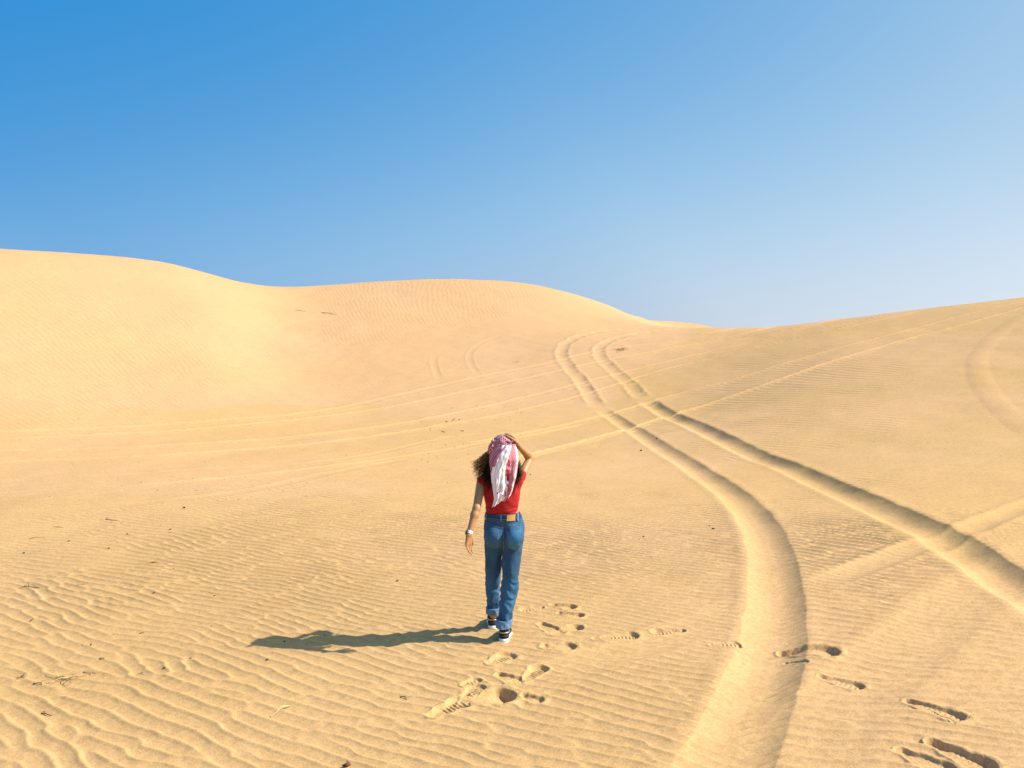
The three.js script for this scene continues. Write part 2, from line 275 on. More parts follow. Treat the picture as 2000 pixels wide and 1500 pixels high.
{
  const r = rng(77);
  for (let j = 0; j < KZ; j++) for (let i = 0; i < KX; i++) {
    const x = kx0 + (i + r()) * KC, z = kz0 + (j + r()) * KC, ph = r() * 6.283, d = Math.hypot(x, z);
    if (d > 57 || d < 2.6 || z > 0 || Math.abs(Math.atan2(x, -z)) > SECTOR) continue;
    if (d > 26 && (i + j) % 2) continue;
    const f = rippleField(x, z); kid[j * KX + i] = ker.length; ker.push([x, z, f.nx * f.k, f.nz * f.k, ph, f.a, Math.min(d > 26 ? 0.36 : 0.24, 5.2 / f.k), i, j]);
  }
  for (let it = 0; it < 8; it++) for (const q of ker) {
    let re = 0, im = 0;
    for (let j = q[8] - 4; j <= q[8] + 4; j++) for (let i = q[7] - 4; i <= q[7] + 4; i++) {
      const id = i >= 0 && j >= 0 && i < KX && j < KZ ? kid[j * KX + i] : -1; if (id < 0) continue;
      const o = ker[id], dx = q[0] - o[0], dz = q[1] - o[1], w = Math.exp(-(dx * dx + dz * dz) / (q[6] * q[6])), p = o[4] + o[2] * dx + o[3] * dz;
      re += w * Math.cos(p); im += w * Math.sin(p);
    }
    q[4] = Math.atan2(im, re);
  }
}
const wave = { h: 0, k: 0, nx: 0, nz: 0 };
function ripples(x, z) {
  wave.h = 0; wave.k = 0;
  const gi = Math.floor((x - kx0) / KC), gj = Math.floor((z - kz0) / KC); let re = 0, im = 0, W = 0, kx = 0, kz = 0, amp = 0;
  const n = x * x + z * z > 640 ? 4 : 2;
  for (let j = gj - n; j <= gj + n; j++) for (let i = gi - n; i <= gi + n; i++) {
    const id = i >= 0 && j >= 0 && i < KX && j < KZ ? kid[j * KX + i] : -1; if (id < 0) continue;
    const o = ker[id], dx = x - o[0], dz = z - o[1], w = Math.exp(-(dx * dx + dz * dz) / (o[6] * o[6] * 0.72)), p = o[4] + o[2] * dx + o[3] * dz;
    re += w * Math.cos(p); im += w * Math.sin(p); W += w; kx += w * o[2]; kz += w * o[3]; amp += w * o[5];
  }
  if (W < 1e-6) return wave;
  kx /= W; kz /= W; amp /= W;
  const coherent = Math.min(1, Math.hypot(re, im) / W * 1.25), ph = Math.atan2(im, re), k = Math.hypot(kx, kz);
  const g = 0.62 * Math.cos(ph) + 0.22 * Math.cos(2 * ph - 0.7) + 0.07 * Math.cos(3 * ph - 1.4);      // sharp crest, steeper on the far side
  wave.k = k; wave.nx = kx / k; wave.nz = kz / k; wave.h = 0.098 * (6.283 / k) * amp * coherent * g; return wave;
}
// the whole surface; dr and rt are the spacing of the sheet there, so that nothing finer than the sheet is asked of it
function surface(x, z, out, dr = 0.01, rt = 0.01) {
  const m = macro(x, z), r = Math.hypot(x, z), az = Math.atan2(x, -z); let h = m;
  if (out) { out.track = 0; out.print = -1; out.macro = m; out.calm = 0; }
  if (r > 62 || Math.abs(az) > SECTOR + 0.02 || z > 0) return h;
  const c = ruts(x, z), d = dents(x, z), calm = Math.max(c.calm, d.calm), fine = c.fine;
  h += c.h + d.h;
  if (out) { out.track = c.id; out.print = d.id; out.calm = calm; }
  const w = ripples(x, z);
  if (w.k) {
    const rx = x / r, rz = z / r, along = w.k * Math.abs(w.nx * rx + w.nz * rz) * dr, across = w.k * Math.abs(-w.nx * rz + w.nz * rx) * rt;
    const patch = 0.72 + 0.28 * step(-0.6, 0.3, noise2(x * 0.3 + 31, z * 0.3));
    h += w.h * (1 + 0.4 * step(6.5, 9, r) * (1 - step(9.5, 12, r))) * (1 - calm) * patch * (1 - step(1.5, 2.35, Math.max(along, across))) * step(0.6, 0.5, Math.abs(az) - 0.05);
  }
  if (fine > 0.02 && r < 15 && !(d.calm > 0.9)) {
    const ww = noise2(x * 1.3, z * 1.3) * 2.4 + noise2b(x * 4, z * 4) * 1.1, k = 6.283 / 0.082, ph = k * (z * 0.985 + x * 0.17) + ww;
    h += 0.0042 * fine * (1 - d.calm) * (Math.cos(ph) + 0.3 * Math.cos(2 * ph + 0.8)) * (0.5 + 0.5 * noise2(x * 2.2, z * 1.1)) * (1 - step(1.4, 2.2, k * dr));
  }
  if (r < 12) h += 0.0008 * noise2(x * 9, z * 9) * (1 - step(5, 12, r));
  return h;
}

// ---------------------------------------------------------------- the sheet of sand: one polar net round the photographer's feet out to the horizon, finest where the photograph looks
const azs = [], rs = [];
{
  const NA = 1080, half = 0.62; for (let i = 0; i < NA; i++) azs.push(-half + 2 * half * i / (NA - 1));
  const extra = 60; for (let i = 1; i < extra; i++) { const t = i / extra; azs.push(half + (2 * Math.PI - 2 * half) * t); }
  let r = 3.7; rs.push(0.02, 0.6, 1.4, 2.2, 2.8, 3.2, 3.5);
  while (r < 58) { rs.push(r); r += r < 24 ? Math.min(0.076, Math.max(0.0055, 0.00031 * r * r)) : 0.076 + 0.0026 * (r - 24); }
  for (; r < 3500; r *= 1.07) rs.push(r);
}
const NA = azs.length, NR = rs.length, P = new Float32Array(NA * NR * 3), tag = new Int16Array(NA * NR), tint = new Float32Array(NA * NR * 3), info = {};
for (let j = 0; j < NR; j++) {
  const r = rs[j], dr = Math.max(0.006, j + 1 < NR ? rs[j + 1] - r : 50);
  for (let i = 0; i < NA; i++) {
    const a = azs[i], x = Math.sin(a) * r, z = -Math.cos(a) * r, o = j * NA + i, fineSide = i < 1080;
    const y = fineSide && r > 3 ? surface(x, z, info, dr, r * 0.00106) : (info.track = 0, info.print = -1, info.calm = 0, info.macro = macro(x, z));
    P[o * 3] = x; P[o * 3 + 1] = y; P[o * 3 + 2] = z;
    let id = 0;
    if (info.print >= 0) id = 10 + info.print; else if (info.track) id = info.track;
    else if (r > 20 && r < 75 && Math.abs(a) < 1) {
      const valley = lerp(0.115, 0.25, step(22, 46, r)) + 0.02 * noise2(r * 0.4, 3);
      if (a > valley && info.macro > 0.5) id = 3; else if (a <= valley && info.macro > 0.75 + 0.1 * noise2(x * 0.3, z * 0.3)) id = a < -0.29 + 0.01 * noise2(r * 0.5, 8) ? 1 : 2;
    } else if (r > 10 && r <= 20 && a > 0.2 && a < 1 && info.macro > 0.75) id = 3;
    tag[o] = id;
    const n1 = noise2(x * 0.22, z * 0.22), n2 = noise2b(x * 1.1, z * 2.3), n3 = r < 30 ? noise2(x * 5, z * 5) : 0, v = 1 + 0.025 * n1 + 0.02 * n2 + 0.015 * n3, warm = 0.02 * noise2b(x * 0.12, z * 0.12);
    const patchy = id === 1 || id === 2 ? 0 : 1 - 0.55 * step(-0.35, 0.45, noise2(x * 0.09 + 4, z * 0.13) + 0.5 * n1), ochre = 0.115 * patchy;      // tint stays pale pinkish on the left dunes, yellower in noisy patches elsewhere
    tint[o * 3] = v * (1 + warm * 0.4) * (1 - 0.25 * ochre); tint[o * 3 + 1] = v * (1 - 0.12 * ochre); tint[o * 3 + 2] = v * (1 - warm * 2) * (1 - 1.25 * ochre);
  }
}
const Nrm = new Float32Array(NA * NR * 3);
for (let j = 0; j < NR; j++) for (let i = 0; i < NA; i++) {
  const l = (j * NA + (i + NA - 1) % NA) * 3, rr = (j * NA + (i + 1) % NA) * 3, n = (Math.max(0, j - 1) * NA + i) * 3, f = (Math.min(NR - 1, j + 1) * NA + i) * 3;
  const ax = P[rr] - P[l], ay = P[rr + 1] - P[l + 1], az = P[rr + 2] - P[l + 2], bx = P[f] - P[n], by = P[f + 1] - P[n + 1], bz = P[f + 2] - P[n + 2];
  let x = ay * bz - az * by, y = az * bx - ax * bz, z = ax * by - ay * bx; const q = Math.hypot(x, y, z) || 1, sg = y < 0 ? -1 : 1, o = (j * NA + i) * 3;
  Nrm[o] = sg * x / q; Nrm[o + 1] = sg * y / q; Nrm[o + 2] = sg * z / q;
}
const faces = new Map();
for (let j = 0; j + 1 < NR; j++) for (let i = 0; i < NA; i++) {
  const a = j * NA + i, b = j * NA + (i + 1) % NA, c = a + NA, d = b + NA, id = tag[a];
  if (!faces.has(id)) faces.set(id, []);
  faces.get(id).push(a, b, c, b, d, c);
}
function sheet(id) {
  const f = faces.get(id) ?? [], map = new Map(), idx = new Uint32Array(f.length), from = [];
  f.forEach((o, k) => { let n = map.get(o); if (n === undefined) { n = from.length; map.set(o, n); from.push(o); } idx[k] = n; });
  const g = new THREE.BufferGeometry(), p = new Float32Array(from.length * 3), nn = new Float32Array(from.length * 3), cc = new Float32Array(from.length * 3), uv = new Float32Array(from.length * 2);
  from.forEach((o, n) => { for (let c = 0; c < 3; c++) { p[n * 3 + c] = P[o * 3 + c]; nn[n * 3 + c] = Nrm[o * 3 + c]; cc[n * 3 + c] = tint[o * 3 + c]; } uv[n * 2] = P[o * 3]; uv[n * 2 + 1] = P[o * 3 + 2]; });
  g.setAttribute('position', new THREE.BufferAttribute(p, 3)); g.setAttribute('normal', new THREE.BufferAttribute(nn, 3)); g.setAttribute('color', new THREE.BufferAttribute(cc, 3)); g.setAttribute('uv', new THREE.BufferAttribute(uv, 2));
  g.setIndex(new THREE.BufferAttribute(idx, 1)); return g;
}
// grain: every texel is a pinch of sand of its own shade
function grainTexture(size, make, srgb) {
  const d = new Uint8Array(size * size * 4), r = rng(size + 3);
  for (let y = 0; y < size; y++) for (let x = 0; x < size; x++) { const o = (y * size + x) * 4, c = make(x, y, r); d[o] = c[0]; d[o + 1] = c[1]; d[o + 2] = c[2]; d[o + 3] = 255; }
  const t = new THREE.DataTexture(d, size, size); t.wrapS = t.wrapT = THREE.RepeatWrapping; t.magFilter = t.minFilter = THREE.LinearFilter; if (srgb) t.colorSpace = THREE.SRGBColorSpace; t.needsUpdate = true; return t;
}
const blotch = Array.from({ length: 64 * 64 }, () => R0());
const soft = (x, y, n) => { const fx = x * 64 / n, fy = y * 64 / n, i = Math.floor(fx), j = Math.floor(fy), t = fx - i, s = fy - j, b = (p, q) => blotch[((q & 63) << 6) + (p & 63)]; return lerp(lerp(b(i, j), b(i + 1, j), t), lerp(b(i, j + 1), b(i + 1, j + 1), t), s); };
const grain = grainTexture(1024, (x, y, r) => { const g = 224 + 44 * (r() - 0.5) + 20 * (soft(x, y, 1024) - 0.5) + 30 * (soft(x * 4, y * 4, 1024) - 0.5), k = r(); const dark = k < 0.014 ? 0.72 : k > 0.986 ? 1.12 : 1; return [Math.min(255, g * dark), Math.min(255, g * dark), Math.min(255, g * dark * 0.995)]; }, true);
const grit = grainTexture(512, (x, y, r) => { const g = 128 + 130 * (r() - 0.5) + 110 * (soft(x * 2, y * 2, 512) - 0.5); return [g, g, g]; }, false);
grain.repeat.set(0.62, 0.62); grit.repeat.set(1.1, 1.1);
const sand = new THREE.MeshStandardMaterial({ name: 'sand', color: rgb(0.725, 0.430, 0.211), map: grain, bumpMap: grit, bumpScale: 0.0017, roughness: 0.94, vertexColors: true });
sand.specularIntensity = 0.3;

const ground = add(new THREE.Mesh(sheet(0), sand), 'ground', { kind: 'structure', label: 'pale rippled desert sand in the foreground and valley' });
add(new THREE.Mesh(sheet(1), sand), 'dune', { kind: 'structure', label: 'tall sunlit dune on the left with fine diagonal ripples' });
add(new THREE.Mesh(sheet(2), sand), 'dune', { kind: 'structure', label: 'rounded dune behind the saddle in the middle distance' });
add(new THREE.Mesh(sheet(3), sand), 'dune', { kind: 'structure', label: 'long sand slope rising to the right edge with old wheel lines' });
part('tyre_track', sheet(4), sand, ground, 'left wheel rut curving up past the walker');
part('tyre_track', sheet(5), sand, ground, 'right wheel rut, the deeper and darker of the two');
PRINTS.forEach((p, n) => { if (faces.has(10 + n)) part('footprint', sheet(10 + n), sand, ground, p.t); });
const lie = (x, z) => surface(x, z, null, 0.01, 0.01);


// ---------------------------------------------------------------- solids from distance fields
const cone = (a, b, ra, rb) => { const bx = b[0] - a[0], by = b[1] - a[1], bz = b[2] - a[2], l2 = bx * bx + by * by + bz * bz; return (x, y, z) => { const px = x - a[0], py = y - a[1], pz = z - a[2], h = clamp((px * bx + py * by + pz * bz) / l2, 0, 1), dx = px - bx * h, dy = py - by * h, dz = pz - bz * h; return Math.sqrt(dx * dx + dy * dy + dz * dz) - ra - (rb - ra) * h; }; };
const ell = (c, r) => (x, y, z) => { const px = (x - c[0]) / r[0], py = (y - c[1]) / r[1], pz = (z - c[2]) / r[2], k = Math.sqrt(px * px + py * py + pz * pz), g = Math.sqrt((px / r[0]) ** 2 + (py / r[1]) ** 2 + (pz / r[2]) ** 2); return g < 1e-9 ? -Math.min(...r) : k * (k - 1) / g; };
const smin = (a, b, k) => { const h = Math.max(k - Math.abs(a - b), 0) / k; return Math.min(a, b) - h * h * k * 0.25; };
const smax = (a, b, k) => -smin(-a, -b, k);
const join = (k, ...fs) => (x, y, z) => { let d = fs[0](x, y, z); for (let i = 1; i < fs.length; i++) d = smin(d, fs[i](x, y, z), k); return d; };
function solid(f, lo, hi, cell, colour) {
  const nx = Math.ceil((hi[0] - lo[0]) / cell) + 1, ny = Math.ceil((hi[1] - lo[1]) / cell) + 1, nz = Math.ceil((hi[2] - lo[2]) / cell) + 1, v = new Float32Array(nx * ny * nz);
  for (let k = 0, o = 0; k < nz; k++) for (let j = 0; j < ny; j++) for (let i = 0; i < nx; i++, o++) v[o] = f(lo[0] + i * cell, lo[1] + j * cell, lo[2] + k * cell);
  const at = new Int32Array(nx * ny * nz).fill(-1), pos = [], idx = [], sx = 1, sy = nx, sz = nx * ny;
  for (let k = 0; k + 1 < nz; k++) for (let j = 0; j + 1 < ny; j++) for (let i = 0; i + 1 < nx; i++) {
    const o = i + j * sy + k * sz; let n = 0, x = 0, y = 0, z = 0, m = 0;
    for (let c = 0; c < 8; c++) if (v[o + (c & 1) + ((c >> 1) & 1) * sy + (c >> 2) * sz] < 0) m |= 1 << c;
    if (m === 0 || m === 255) continue;
    for (let a = 0; a < 8; a++) for (const bit of [1, 2, 4]) { if (a & bit) continue; const b = a | bit; if (((m >> a) & 1) === ((m >> b) & 1)) continue;
      const va = v[o + (a & 1) + ((a >> 1) & 1) * sy + (a >> 2) * sz], vb = v[o + (b & 1) + ((b >> 1) & 1) * sy + (b >> 2) * sz], t = va / (va - vb);
      x += (a & 1) + (bit === 1 ? t : 0); y += ((a >> 1) & 1) + (bit === 2 ? t : 0); z += (a >> 2) + (bit === 4 ? t : 0); n++; }
    at[o] = pos.length / 3; pos.push(lo[0] + (i + x / n) * cell, lo[1] + (j + y / n) * cell, lo[2] + (k + z / n) * cell);
  }
  const quad = (a, b, c, d, flip) => { if (a < 0 || b < 0 || c < 0 || d < 0) return; if (flip) idx.push(a, c, b, b, c, d); else idx.push(a, b, c, b, d, c); };
  for (let k = 1; k + 1 < nz; k++) for (let j = 1; j + 1 < ny; j++) for (let i = 1; i + 1 < nx; i++) {
    const o = i + j * sy + k * sz, s = v[o] < 0;
    if (s !== v[o + sx] < 0) quad(at[o - sy - sz], at[o - sz], at[o - sy], at[o], !s);
    if (s !== v[o + sy] < 0) quad(at[o - sx - sz], at[o - sx], at[o - sz], at[o], !s);
    if (s !== v[o + sz] < 0) quad(at[o - sx - sy], at[o - sy], at[o - sx], at[o], !s);
  }
  const nrm = new Float32Array(pos.length), e = cell * 0.6;
  for (let q = 0; q < pos.length; q += 3) {
    const [x, y, z] = [pos[q], pos[q + 1], pos[q + 2]], a = f(x + e, y, z) - f(x - e, y, z), b = f(x, y + e, z) - f(x, y - e, z), c = f(x, y, z + e) - f(x, y, z - e), l = Math.hypot(a, b, c) || 1;
    nrm[q] = a / l; nrm[q + 1] = b / l; nrm[q + 2] = c / l;
  }
  const g = new THREE.BufferGeometry(); g.setAttribute('position', new THREE.Float32BufferAttribute(pos, 3)); g.setAttribute('normal', new THREE.BufferAttribute(nrm, 3)); g.setIndex(idx);
  // faces wound so that they agree with the field's own outward direction
  const w = V(), A = V(), B = V(), C = V(); let agree = 0;
  for (let t = 0; t < Math.min(idx.length, 900); t += 3) { A.fromArray(pos, idx[t] * 3); B.fromArray(pos, idx[t + 1] * 3).sub(A); C.fromArray(pos, idx[t + 2] * 3).sub(A); w.crossVectors(B, C); agree += w.x * nrm[idx[t] * 3] + w.y * nrm[idx[t] * 3 + 1] + w.z * nrm[idx[t] * 3 + 2] > 0 ? 1 : -1; }
  if (agree < 0) for (let t = 0; t < idx.length; t += 3) { const s = idx[t + 1]; idx[t + 1] = idx[t + 2]; idx[t + 2] = s; }
  g.setIndex(idx);
  if (colour) { const c = new Float32Array(pos.length); for (let q = 0; q < pos.length; q += 3) { const k = colour(pos[q], pos[q + 1], pos[q + 2]); c[q] = k[0]; c[q + 1] = k[1]; c[q + 2] = k[2]; } g.setAttribute('color', new THREE.BufferAttribute(c, 3)); }
  return g;
}
// a sheet of cloth with thickness: f(u, v) gives a point, uv its place on the cloth
function cloth(f, nu, nv, thick, uvf) {
  const pts = [], idx = [], uv = [], p = [], n = [], A = V(), B = V(), q = (i, j) => V(...f(i / nu, j / nv));
  for (let j = 0; j <= nv; j++) for (let i = 0; i <= nu; i++) pts.push(q(i, j));
  const W = nu + 1, at = (i, j) => pts[clamp(j, 0, nv) * W + clamp(i, 0, nu)];
  for (const side of [1, -1]) for (let j = 0; j <= nv; j++) for (let i = 0; i <= nu; i++) {
    A.subVectors(at(i + 1, j), at(i - 1, j)); B.subVectors(at(i, j - 1), at(i, j + 1)); A.cross(B).normalize().multiplyScalar(side);
    const c = at(i, j); p.push(c.x + A.x * thick / 2, c.y + A.y * thick / 2, c.z + A.z * thick / 2); n.push(A.x, A.y, A.z); uv.push(...uvf(i / nu, j / nv));
  }
  const o = W * (nv + 1);
  for (let j = 0; j < nv; j++) for (let i = 0; i < nu; i++) { const a = j * W + i, b = a + 1, c = a + W, d = c + 1; idx.push(a, c, b, b, c, d, o + a, o + b, o + c, o + b, o + d, o + c); }
  for (let j = 0; j < nv; j++) for (const i of [0, nu]) { const a = j * W + i, c = a + W; i ? idx.push(a, c, o + a, o + a, c, o + c) : idx.push(a, o + a, c, o + a, o + c, c); }
  for (let i = 0; i < nu; i++) for (const j of [0, nv]) { const a = j * W + i, c = a + 1; j ? idx.push(a, o + a, c, o + a, o + c, c) : idx.push(a, c, o + a, o + a, c, o + c); }
  const g = new THREE.BufferGeometry(); g.setAttribute('position', new THREE.Float32BufferAttribute(p, 3)); g.setAttribute('normal', new THREE.Float32BufferAttribute(n, 3)); g.setAttribute('uv', new THREE.Float32BufferAttribute(uv, 2)); g.setIndex(idx); return g;
}

// ---------------------------------------------------------------- the walker, seen from behind; x right, y up, z back towards the photographer
const WZ = -6.2, WX = (978 - 1000) / F * 6.2;
const walker = new THREE.Group(); walker.position.set(WX, macro(WX, WZ), WZ);
const skinM = new THREE.MeshPhysicalMaterial({ name: 'skin', color: rgb(0.40, 0.205, 0.085), roughness: 0.55, sheen: 0.15, sheenRoughness: 0.6, sheenColor: rgb(1, 0.8, 0.7) });
const denimM = new THREE.MeshStandardMaterial({ name: 'denim', color: rgb(1, 1, 1), vertexColors: true, roughness: 0.9 });
const redM = new THREE.MeshStandardMaterial({ name: 'red jersey', color: rgb(0.36, 0.003, 0.0025), roughness: 0.85 });
const flat = (name, c, roughness = 0.8, more = {}) => new THREE.MeshStandardMaterial({ name, color: rgb(...c), roughness, ...more });

// -- bones
const SL = [-0.158, 1.245, -0.02], EL = [-0.190, 1.062, 0.135], WL = [-0.246, 0.880, 0.225];
const SR = [0.150, 1.265, -0.03], ER = [0.246, 1.418, -0.255], WR = [0.146, 1.535, -0.075];
const HC = [0.012, 1.508, -0.045];
const legR = [[0.098, 0.80, -0.022], [0.073, 0.41, 0.03], [0.022, 0.11, 0.115]], legL = [[-0.056, 0.80, -0.03], [-0.066, 0.42, -0.12], [-0.068, 0.13, -0.16]];
function finger(base, dir, across, lens, curls, r) {            // three joints, curling about the line of the knuckles
  const out = [], p = V(...base), d = V(...dir).normalize(), ax = V(...across).normalize();
  lens.forEach((l, i) => { d.applyAxisAngle(ax, curls[i]); const q = p.clone().addScaledVector(d, l); out.push(cone(p.toArray(), q.toArray(), r * (1 - 0.1 * i), r * (0.9 - 0.1 * i))); p.copy(q); });
  return join(0.004, ...out);
}
function leftHand() {
  const D = V(-0.05, -1, 0.06).normalize(), Wd = V(0.62, 0.05, -0.78).normalize(), k = (t, s) => V(...WL).addScaledVector(D, t).addScaledVector(Wd, s).toArray();
  const palm = [-0.024, -0.008, 0.009, 0.024].map((s) => cone(k(0.008, s * 0.45), k(0.078 - Math.abs(s) * 0.25, s), 0.0145, 0.0115));
  const fs = [[-0.026, 0.060, 0.026, 0.022, 0.017], [-0.009, 0.072, 0.036, 0.025, 0.019], [0.009, 0.076, 0.039, 0.027, 0.020], [0.026, 0.072, 0.036, 0.024, 0.018]].map(([s, t, a, b, c], i) => finger(k(t, s), [D.x + Wd.x * s * 1.6, D.y, D.z + Wd.z * s * 1.6], Wd.toArray(), [a, b, c], [-0.12 - 0.04 * (3 - i), -0.26 - 0.04 * (3 - i), -0.2], 0.0083 - (i === 0 ? 0.001 : 0)));
  const th = join(0.006, cone(k(0.018, 0.016), k(0.046, 0.040), 0.0125, 0.0105), cone(k(0.046, 0.040), k(0.074, 0.050), 0.0105, 0.0090), cone(k(0.074, 0.050), k(0.098, 0.050), 0.0090, 0.0072));
  const P = join(0.012, ...palm);
  return (x, y, z) => { let d = P(x, y, z); for (const f of fs) d = smin(d, f(x, y, z), 0.005); return smin(d, th(x, y, z), 0.010); };
}
function rightHand() {                                           // laid over the side and top of the head, thumb towards the photographer
  const on = (deg, z, lift) => { const a = deg * Math.PI / 180; return [HC[0] + (0.112 + lift) * Math.cos(a), HC[1] + 0.008 + (0.118 + lift) * Math.sin(a), HC[2] + z]; };
  const palm = [0.022, 0.007, -0.009, -0.025].map((z) => cone(WR, on(46, z + 0.012, 0.016), 0.0170, 0.0125));
  const fs = [[0.024, 0.03, 70, 0.95], [0.008, 0.012, 78, 1.05], [-0.009, -0.012, 78, 1], [-0.025, -0.034, 70, 0.85]].map(([z, z2, last], i) => {
    const p = [on(46, z + 0.012, 0.016), on(lerp(46, last, 0.42), lerp(z, z2, 0.4) + 0.012, 0.017), on(lerp(46, last, 0.74), lerp(z, z2, 0.74) + 0.012, 0.013), on(last, z2 + 0.012, 0.010)], r = i === 3 ? 0.0073 : 0.0083;
    return join(0.004, cone(p[0], p[1], r * 1.1, r), cone(p[1], p[2], r, r * 0.92), cone(p[2], p[3], r * 0.92, r * 0.75));
  });
  const th = join(0.006, cone(on(24, 0.028, 0.016), on(34, 0.060, 0.012), 0.0125, 0.0105), cone(on(34, 0.060, 0.012), on(46, 0.080, 0.006), 0.0105, 0.0090), cone(on(46, 0.080, 0.006), on(55, 0.088, 0.004), 0.0090, 0.0070));
  const P = join(0.014, ...palm);
  return (x, y, z) => { let d = P(x, y, z); for (const f of fs) d = smin(d, f(x, y, z), 0.005); return smin(d, th(x, y, z), 0.010); };
}
const headF = (() => {
  const a = join(0.03, ell([HC[0], HC[1] + 0.012, HC[2]], [0.076, 0.098, 0.094]), ell([HC[0], HC[1] - 0.045, HC[2] - 0.040], [0.058, 0.075, 0.062]), cone([0.006, 1.29, -0.012], [HC[0], 1.43, -0.035], 0.054, 0.049), cone([-0.09, 1.285, -0.015], [0.005, 1.325, -0.02], 0.038, 0.05), cone([0.10, 1.295, -0.02], [0.005, 1.325, -0.02], 0.038, 0.05));
  const nose = cone([HC[0], HC[1] + 0.006, HC[2] - 0.091], [HC[0], HC[1] - 0.028, HC[2] - 0.112], 0.008, 0.012), lips = join(0.004, ell([HC[0], HC[1] - 0.056, HC[2] - 0.098], [0.022, 0.006, 0.010]), ell([HC[0], HC[1] - 0.066, HC[2] - 0.096], [0.018, 0.007, 0.010])), chin = ell([HC[0], HC[1] - 0.098, HC[2] - 0.082], [0.022, 0.018, 0.018]);
  const ears = [-1, 1].map((s) => ell([HC[0] + s * 0.078, HC[1] - 0.010, HC[2] + 0.005], [0.008, 0.030, 0.019])), sockets = [-1, 1].map((s) => ell([HC[0] + s * 0.032, HC[1] + 0.004, HC[2] - 0.100], [0.017, 0.010, 0.012]));
  return (x, y, z) => { let d = smin(a(x, y, z), nose(x, y, z), 0.012); d = smin(d, lips(x, y, z), 0.008); d = smin(d, chin(x, y, z), 0.02); for (const e of ears) d = smin(d, e(x, y, z), 0.006); for (const s of sockets) d = smax(d, -s(x, y, z), 0.012); return d; };
})();
const torsoF = join(0.05, ell([0.028, 0.90, -0.02], [0.150, 0.14, 0.10]), ell([0.012, 1.03, -0.01], [0.124, 0.14, 0.085]), ell([0.006, 1.165, -0.015], [0.142, 0.15, 0.095]), cone([-0.13, 1.245, -0.02], [0.125, 1.262, -0.025], 0.052, 0.052), ell([-0.06, 1.17, -0.085], [0.055, 0.055, 0.045]), ell([0.07, 1.17, -0.085], [0.055, 0.055, 0.045]));
const shinSkin = join(0.02, cone(legR[0], legR[1], 0.075, 0.050), cone(legR[1], legR[2], 0.050, 0.027), cone(legR[2], [0.0225, 0.055, 0.100], 0.027, 0.027), cone(legL[0], legL[1], 0.072, 0.046), cone(legL[1], legL[2], 0.046, 0.028), cone(legL[2], [-0.066, 0.06, -0.205], 0.028, 0.027));
{
  const armL = join(0.018, cone(SL, EL, 0.040, 0.031), cone(EL, [lerp(EL[0], WL[0], 0.25), lerp(EL[1], WL[1], 0.25), lerp(EL[2], WL[2], 0.25)], 0.030, 0.0315), cone([lerp(EL[0], WL[0], 0.25), lerp(EL[1], WL[1], 0.25), lerp(EL[2], WL[2], 0.25)], WL, 0.0315, 0.0205)), hl = leftHand();
  const armR = join(0.018, cone(SR, ER, 0.041, 0.031), cone(ER, [lerp(ER[0], WR[0], 0.28), lerp(ER[1], WR[1], 0.28), lerp(ER[2], WR[2], 0.28)], 0.0295, 0.0315), cone([lerp(ER[0], WR[0], 0.28), lerp(ER[1], WR[1], 0.28), lerp(ER[2], WR[2], 0.28)], WR, 0.0315, 0.0205)), hr = rightHand();
  const body = join(0.03, torsoF, shinSkin);
  const gs = [
    solid(body, [-0.24, 0.0, -0.30], [0.26, 1.36, 0.22], 0.010),
    solid((x, y, z) => smax(headF(x, y, z), 1.25 - y, 0.01), [-0.14, 1.24, -0.18], [0.16, 1.64, 0.08], 0.004),
    solid((x, y, z) => smin(armL(x, y, z), hl(x, y, z), 0.014), [-0.34, 0.64, -0.09], [-0.09, 1.31, 0.32], 0.0035),
    solid((x, y, z) => smin(armR(x, y, z), hr(x, y, z), 0.014), [-0.03, 1.19, -0.31], [0.31, 1.68, 0.09], 0.0035),
  ];
  part('body', mergeGeometries(gs), skinM, walker);
  for (const s of [-1, 1]) {
    const e = new THREE.SphereGeometry(0.0115, 16, 12); e.translate(HC[0] + s * 0.032, HC[1] + 0.004, HC[2] - 0.083);
    const eye = part('eye', e, flat('eye white', [0.75, 0.73, 0.70], 0.3), walker);
    const ir = new THREE.SphereGeometry(0.0058, 12, 8); ir.translate(HC[0] + s * 0.032, HC[1] + 0.004, HC[2] - 0.0898); part('iris', ir, flat('iris', [0.05, 0.025, 0.012], 0.2), eye);
  }
  // watch on the left wrist
  const at = (t) => [lerp(EL[0], WL[0], t), lerp(EL[1], WL[1], t), lerp(EL[2], WL[2], t)], ax = V(...WL).sub(V(...EL)).normalize(), c0 = V(...at(0.93)), arm = armL;
  const strap = part('watch', solid((x, y, z) => { const q = (x - c0.x) * ax.x + (y - c0.y) * ax.y + (z - c0.z) * ax.z; return smax(smax(arm(x, y, z) - 0.0042, -arm(x, y, z) + 0.0002, 0.002), Math.abs(q) - 0.0125, 0.003); }, [c0.x - 0.05, c0.y - 0.05, c0.z - 0.05], [c0.x + 0.05, c0.y + 0.05, c0.z + 0.05], 0.0026), flat('white strap', [0.80, 0.79, 0.77], 0.5), walker, 'white strap watch on the left wrist');
  const box = new THREE.SphereGeometry(1, 20, 14); const bp = box.attributes.position; for (let i = 0; i < bp.count; i++) { const f = (v) => Math.sign(v) * Math.pow(Math.abs(v), 0.45); bp.setXYZ(i, f(bp.getX(i)) * 0.0055, f(bp.getY(i)) * 0.019, f(bp.getZ(i)) * 0.016); } box.computeVertexNormals();
  const dial = part('watch_case', box, flat('dark glass', [0.012, 0.012, 0.014], 0.15), strap); dial.position.copy(c0).add(V(-0.0235, 0.004, 0.010)); dial.quaternion.setFromUnitVectors(V(0, 1, 0), ax.clone().negate()); dial.rotateY(0.35);
}

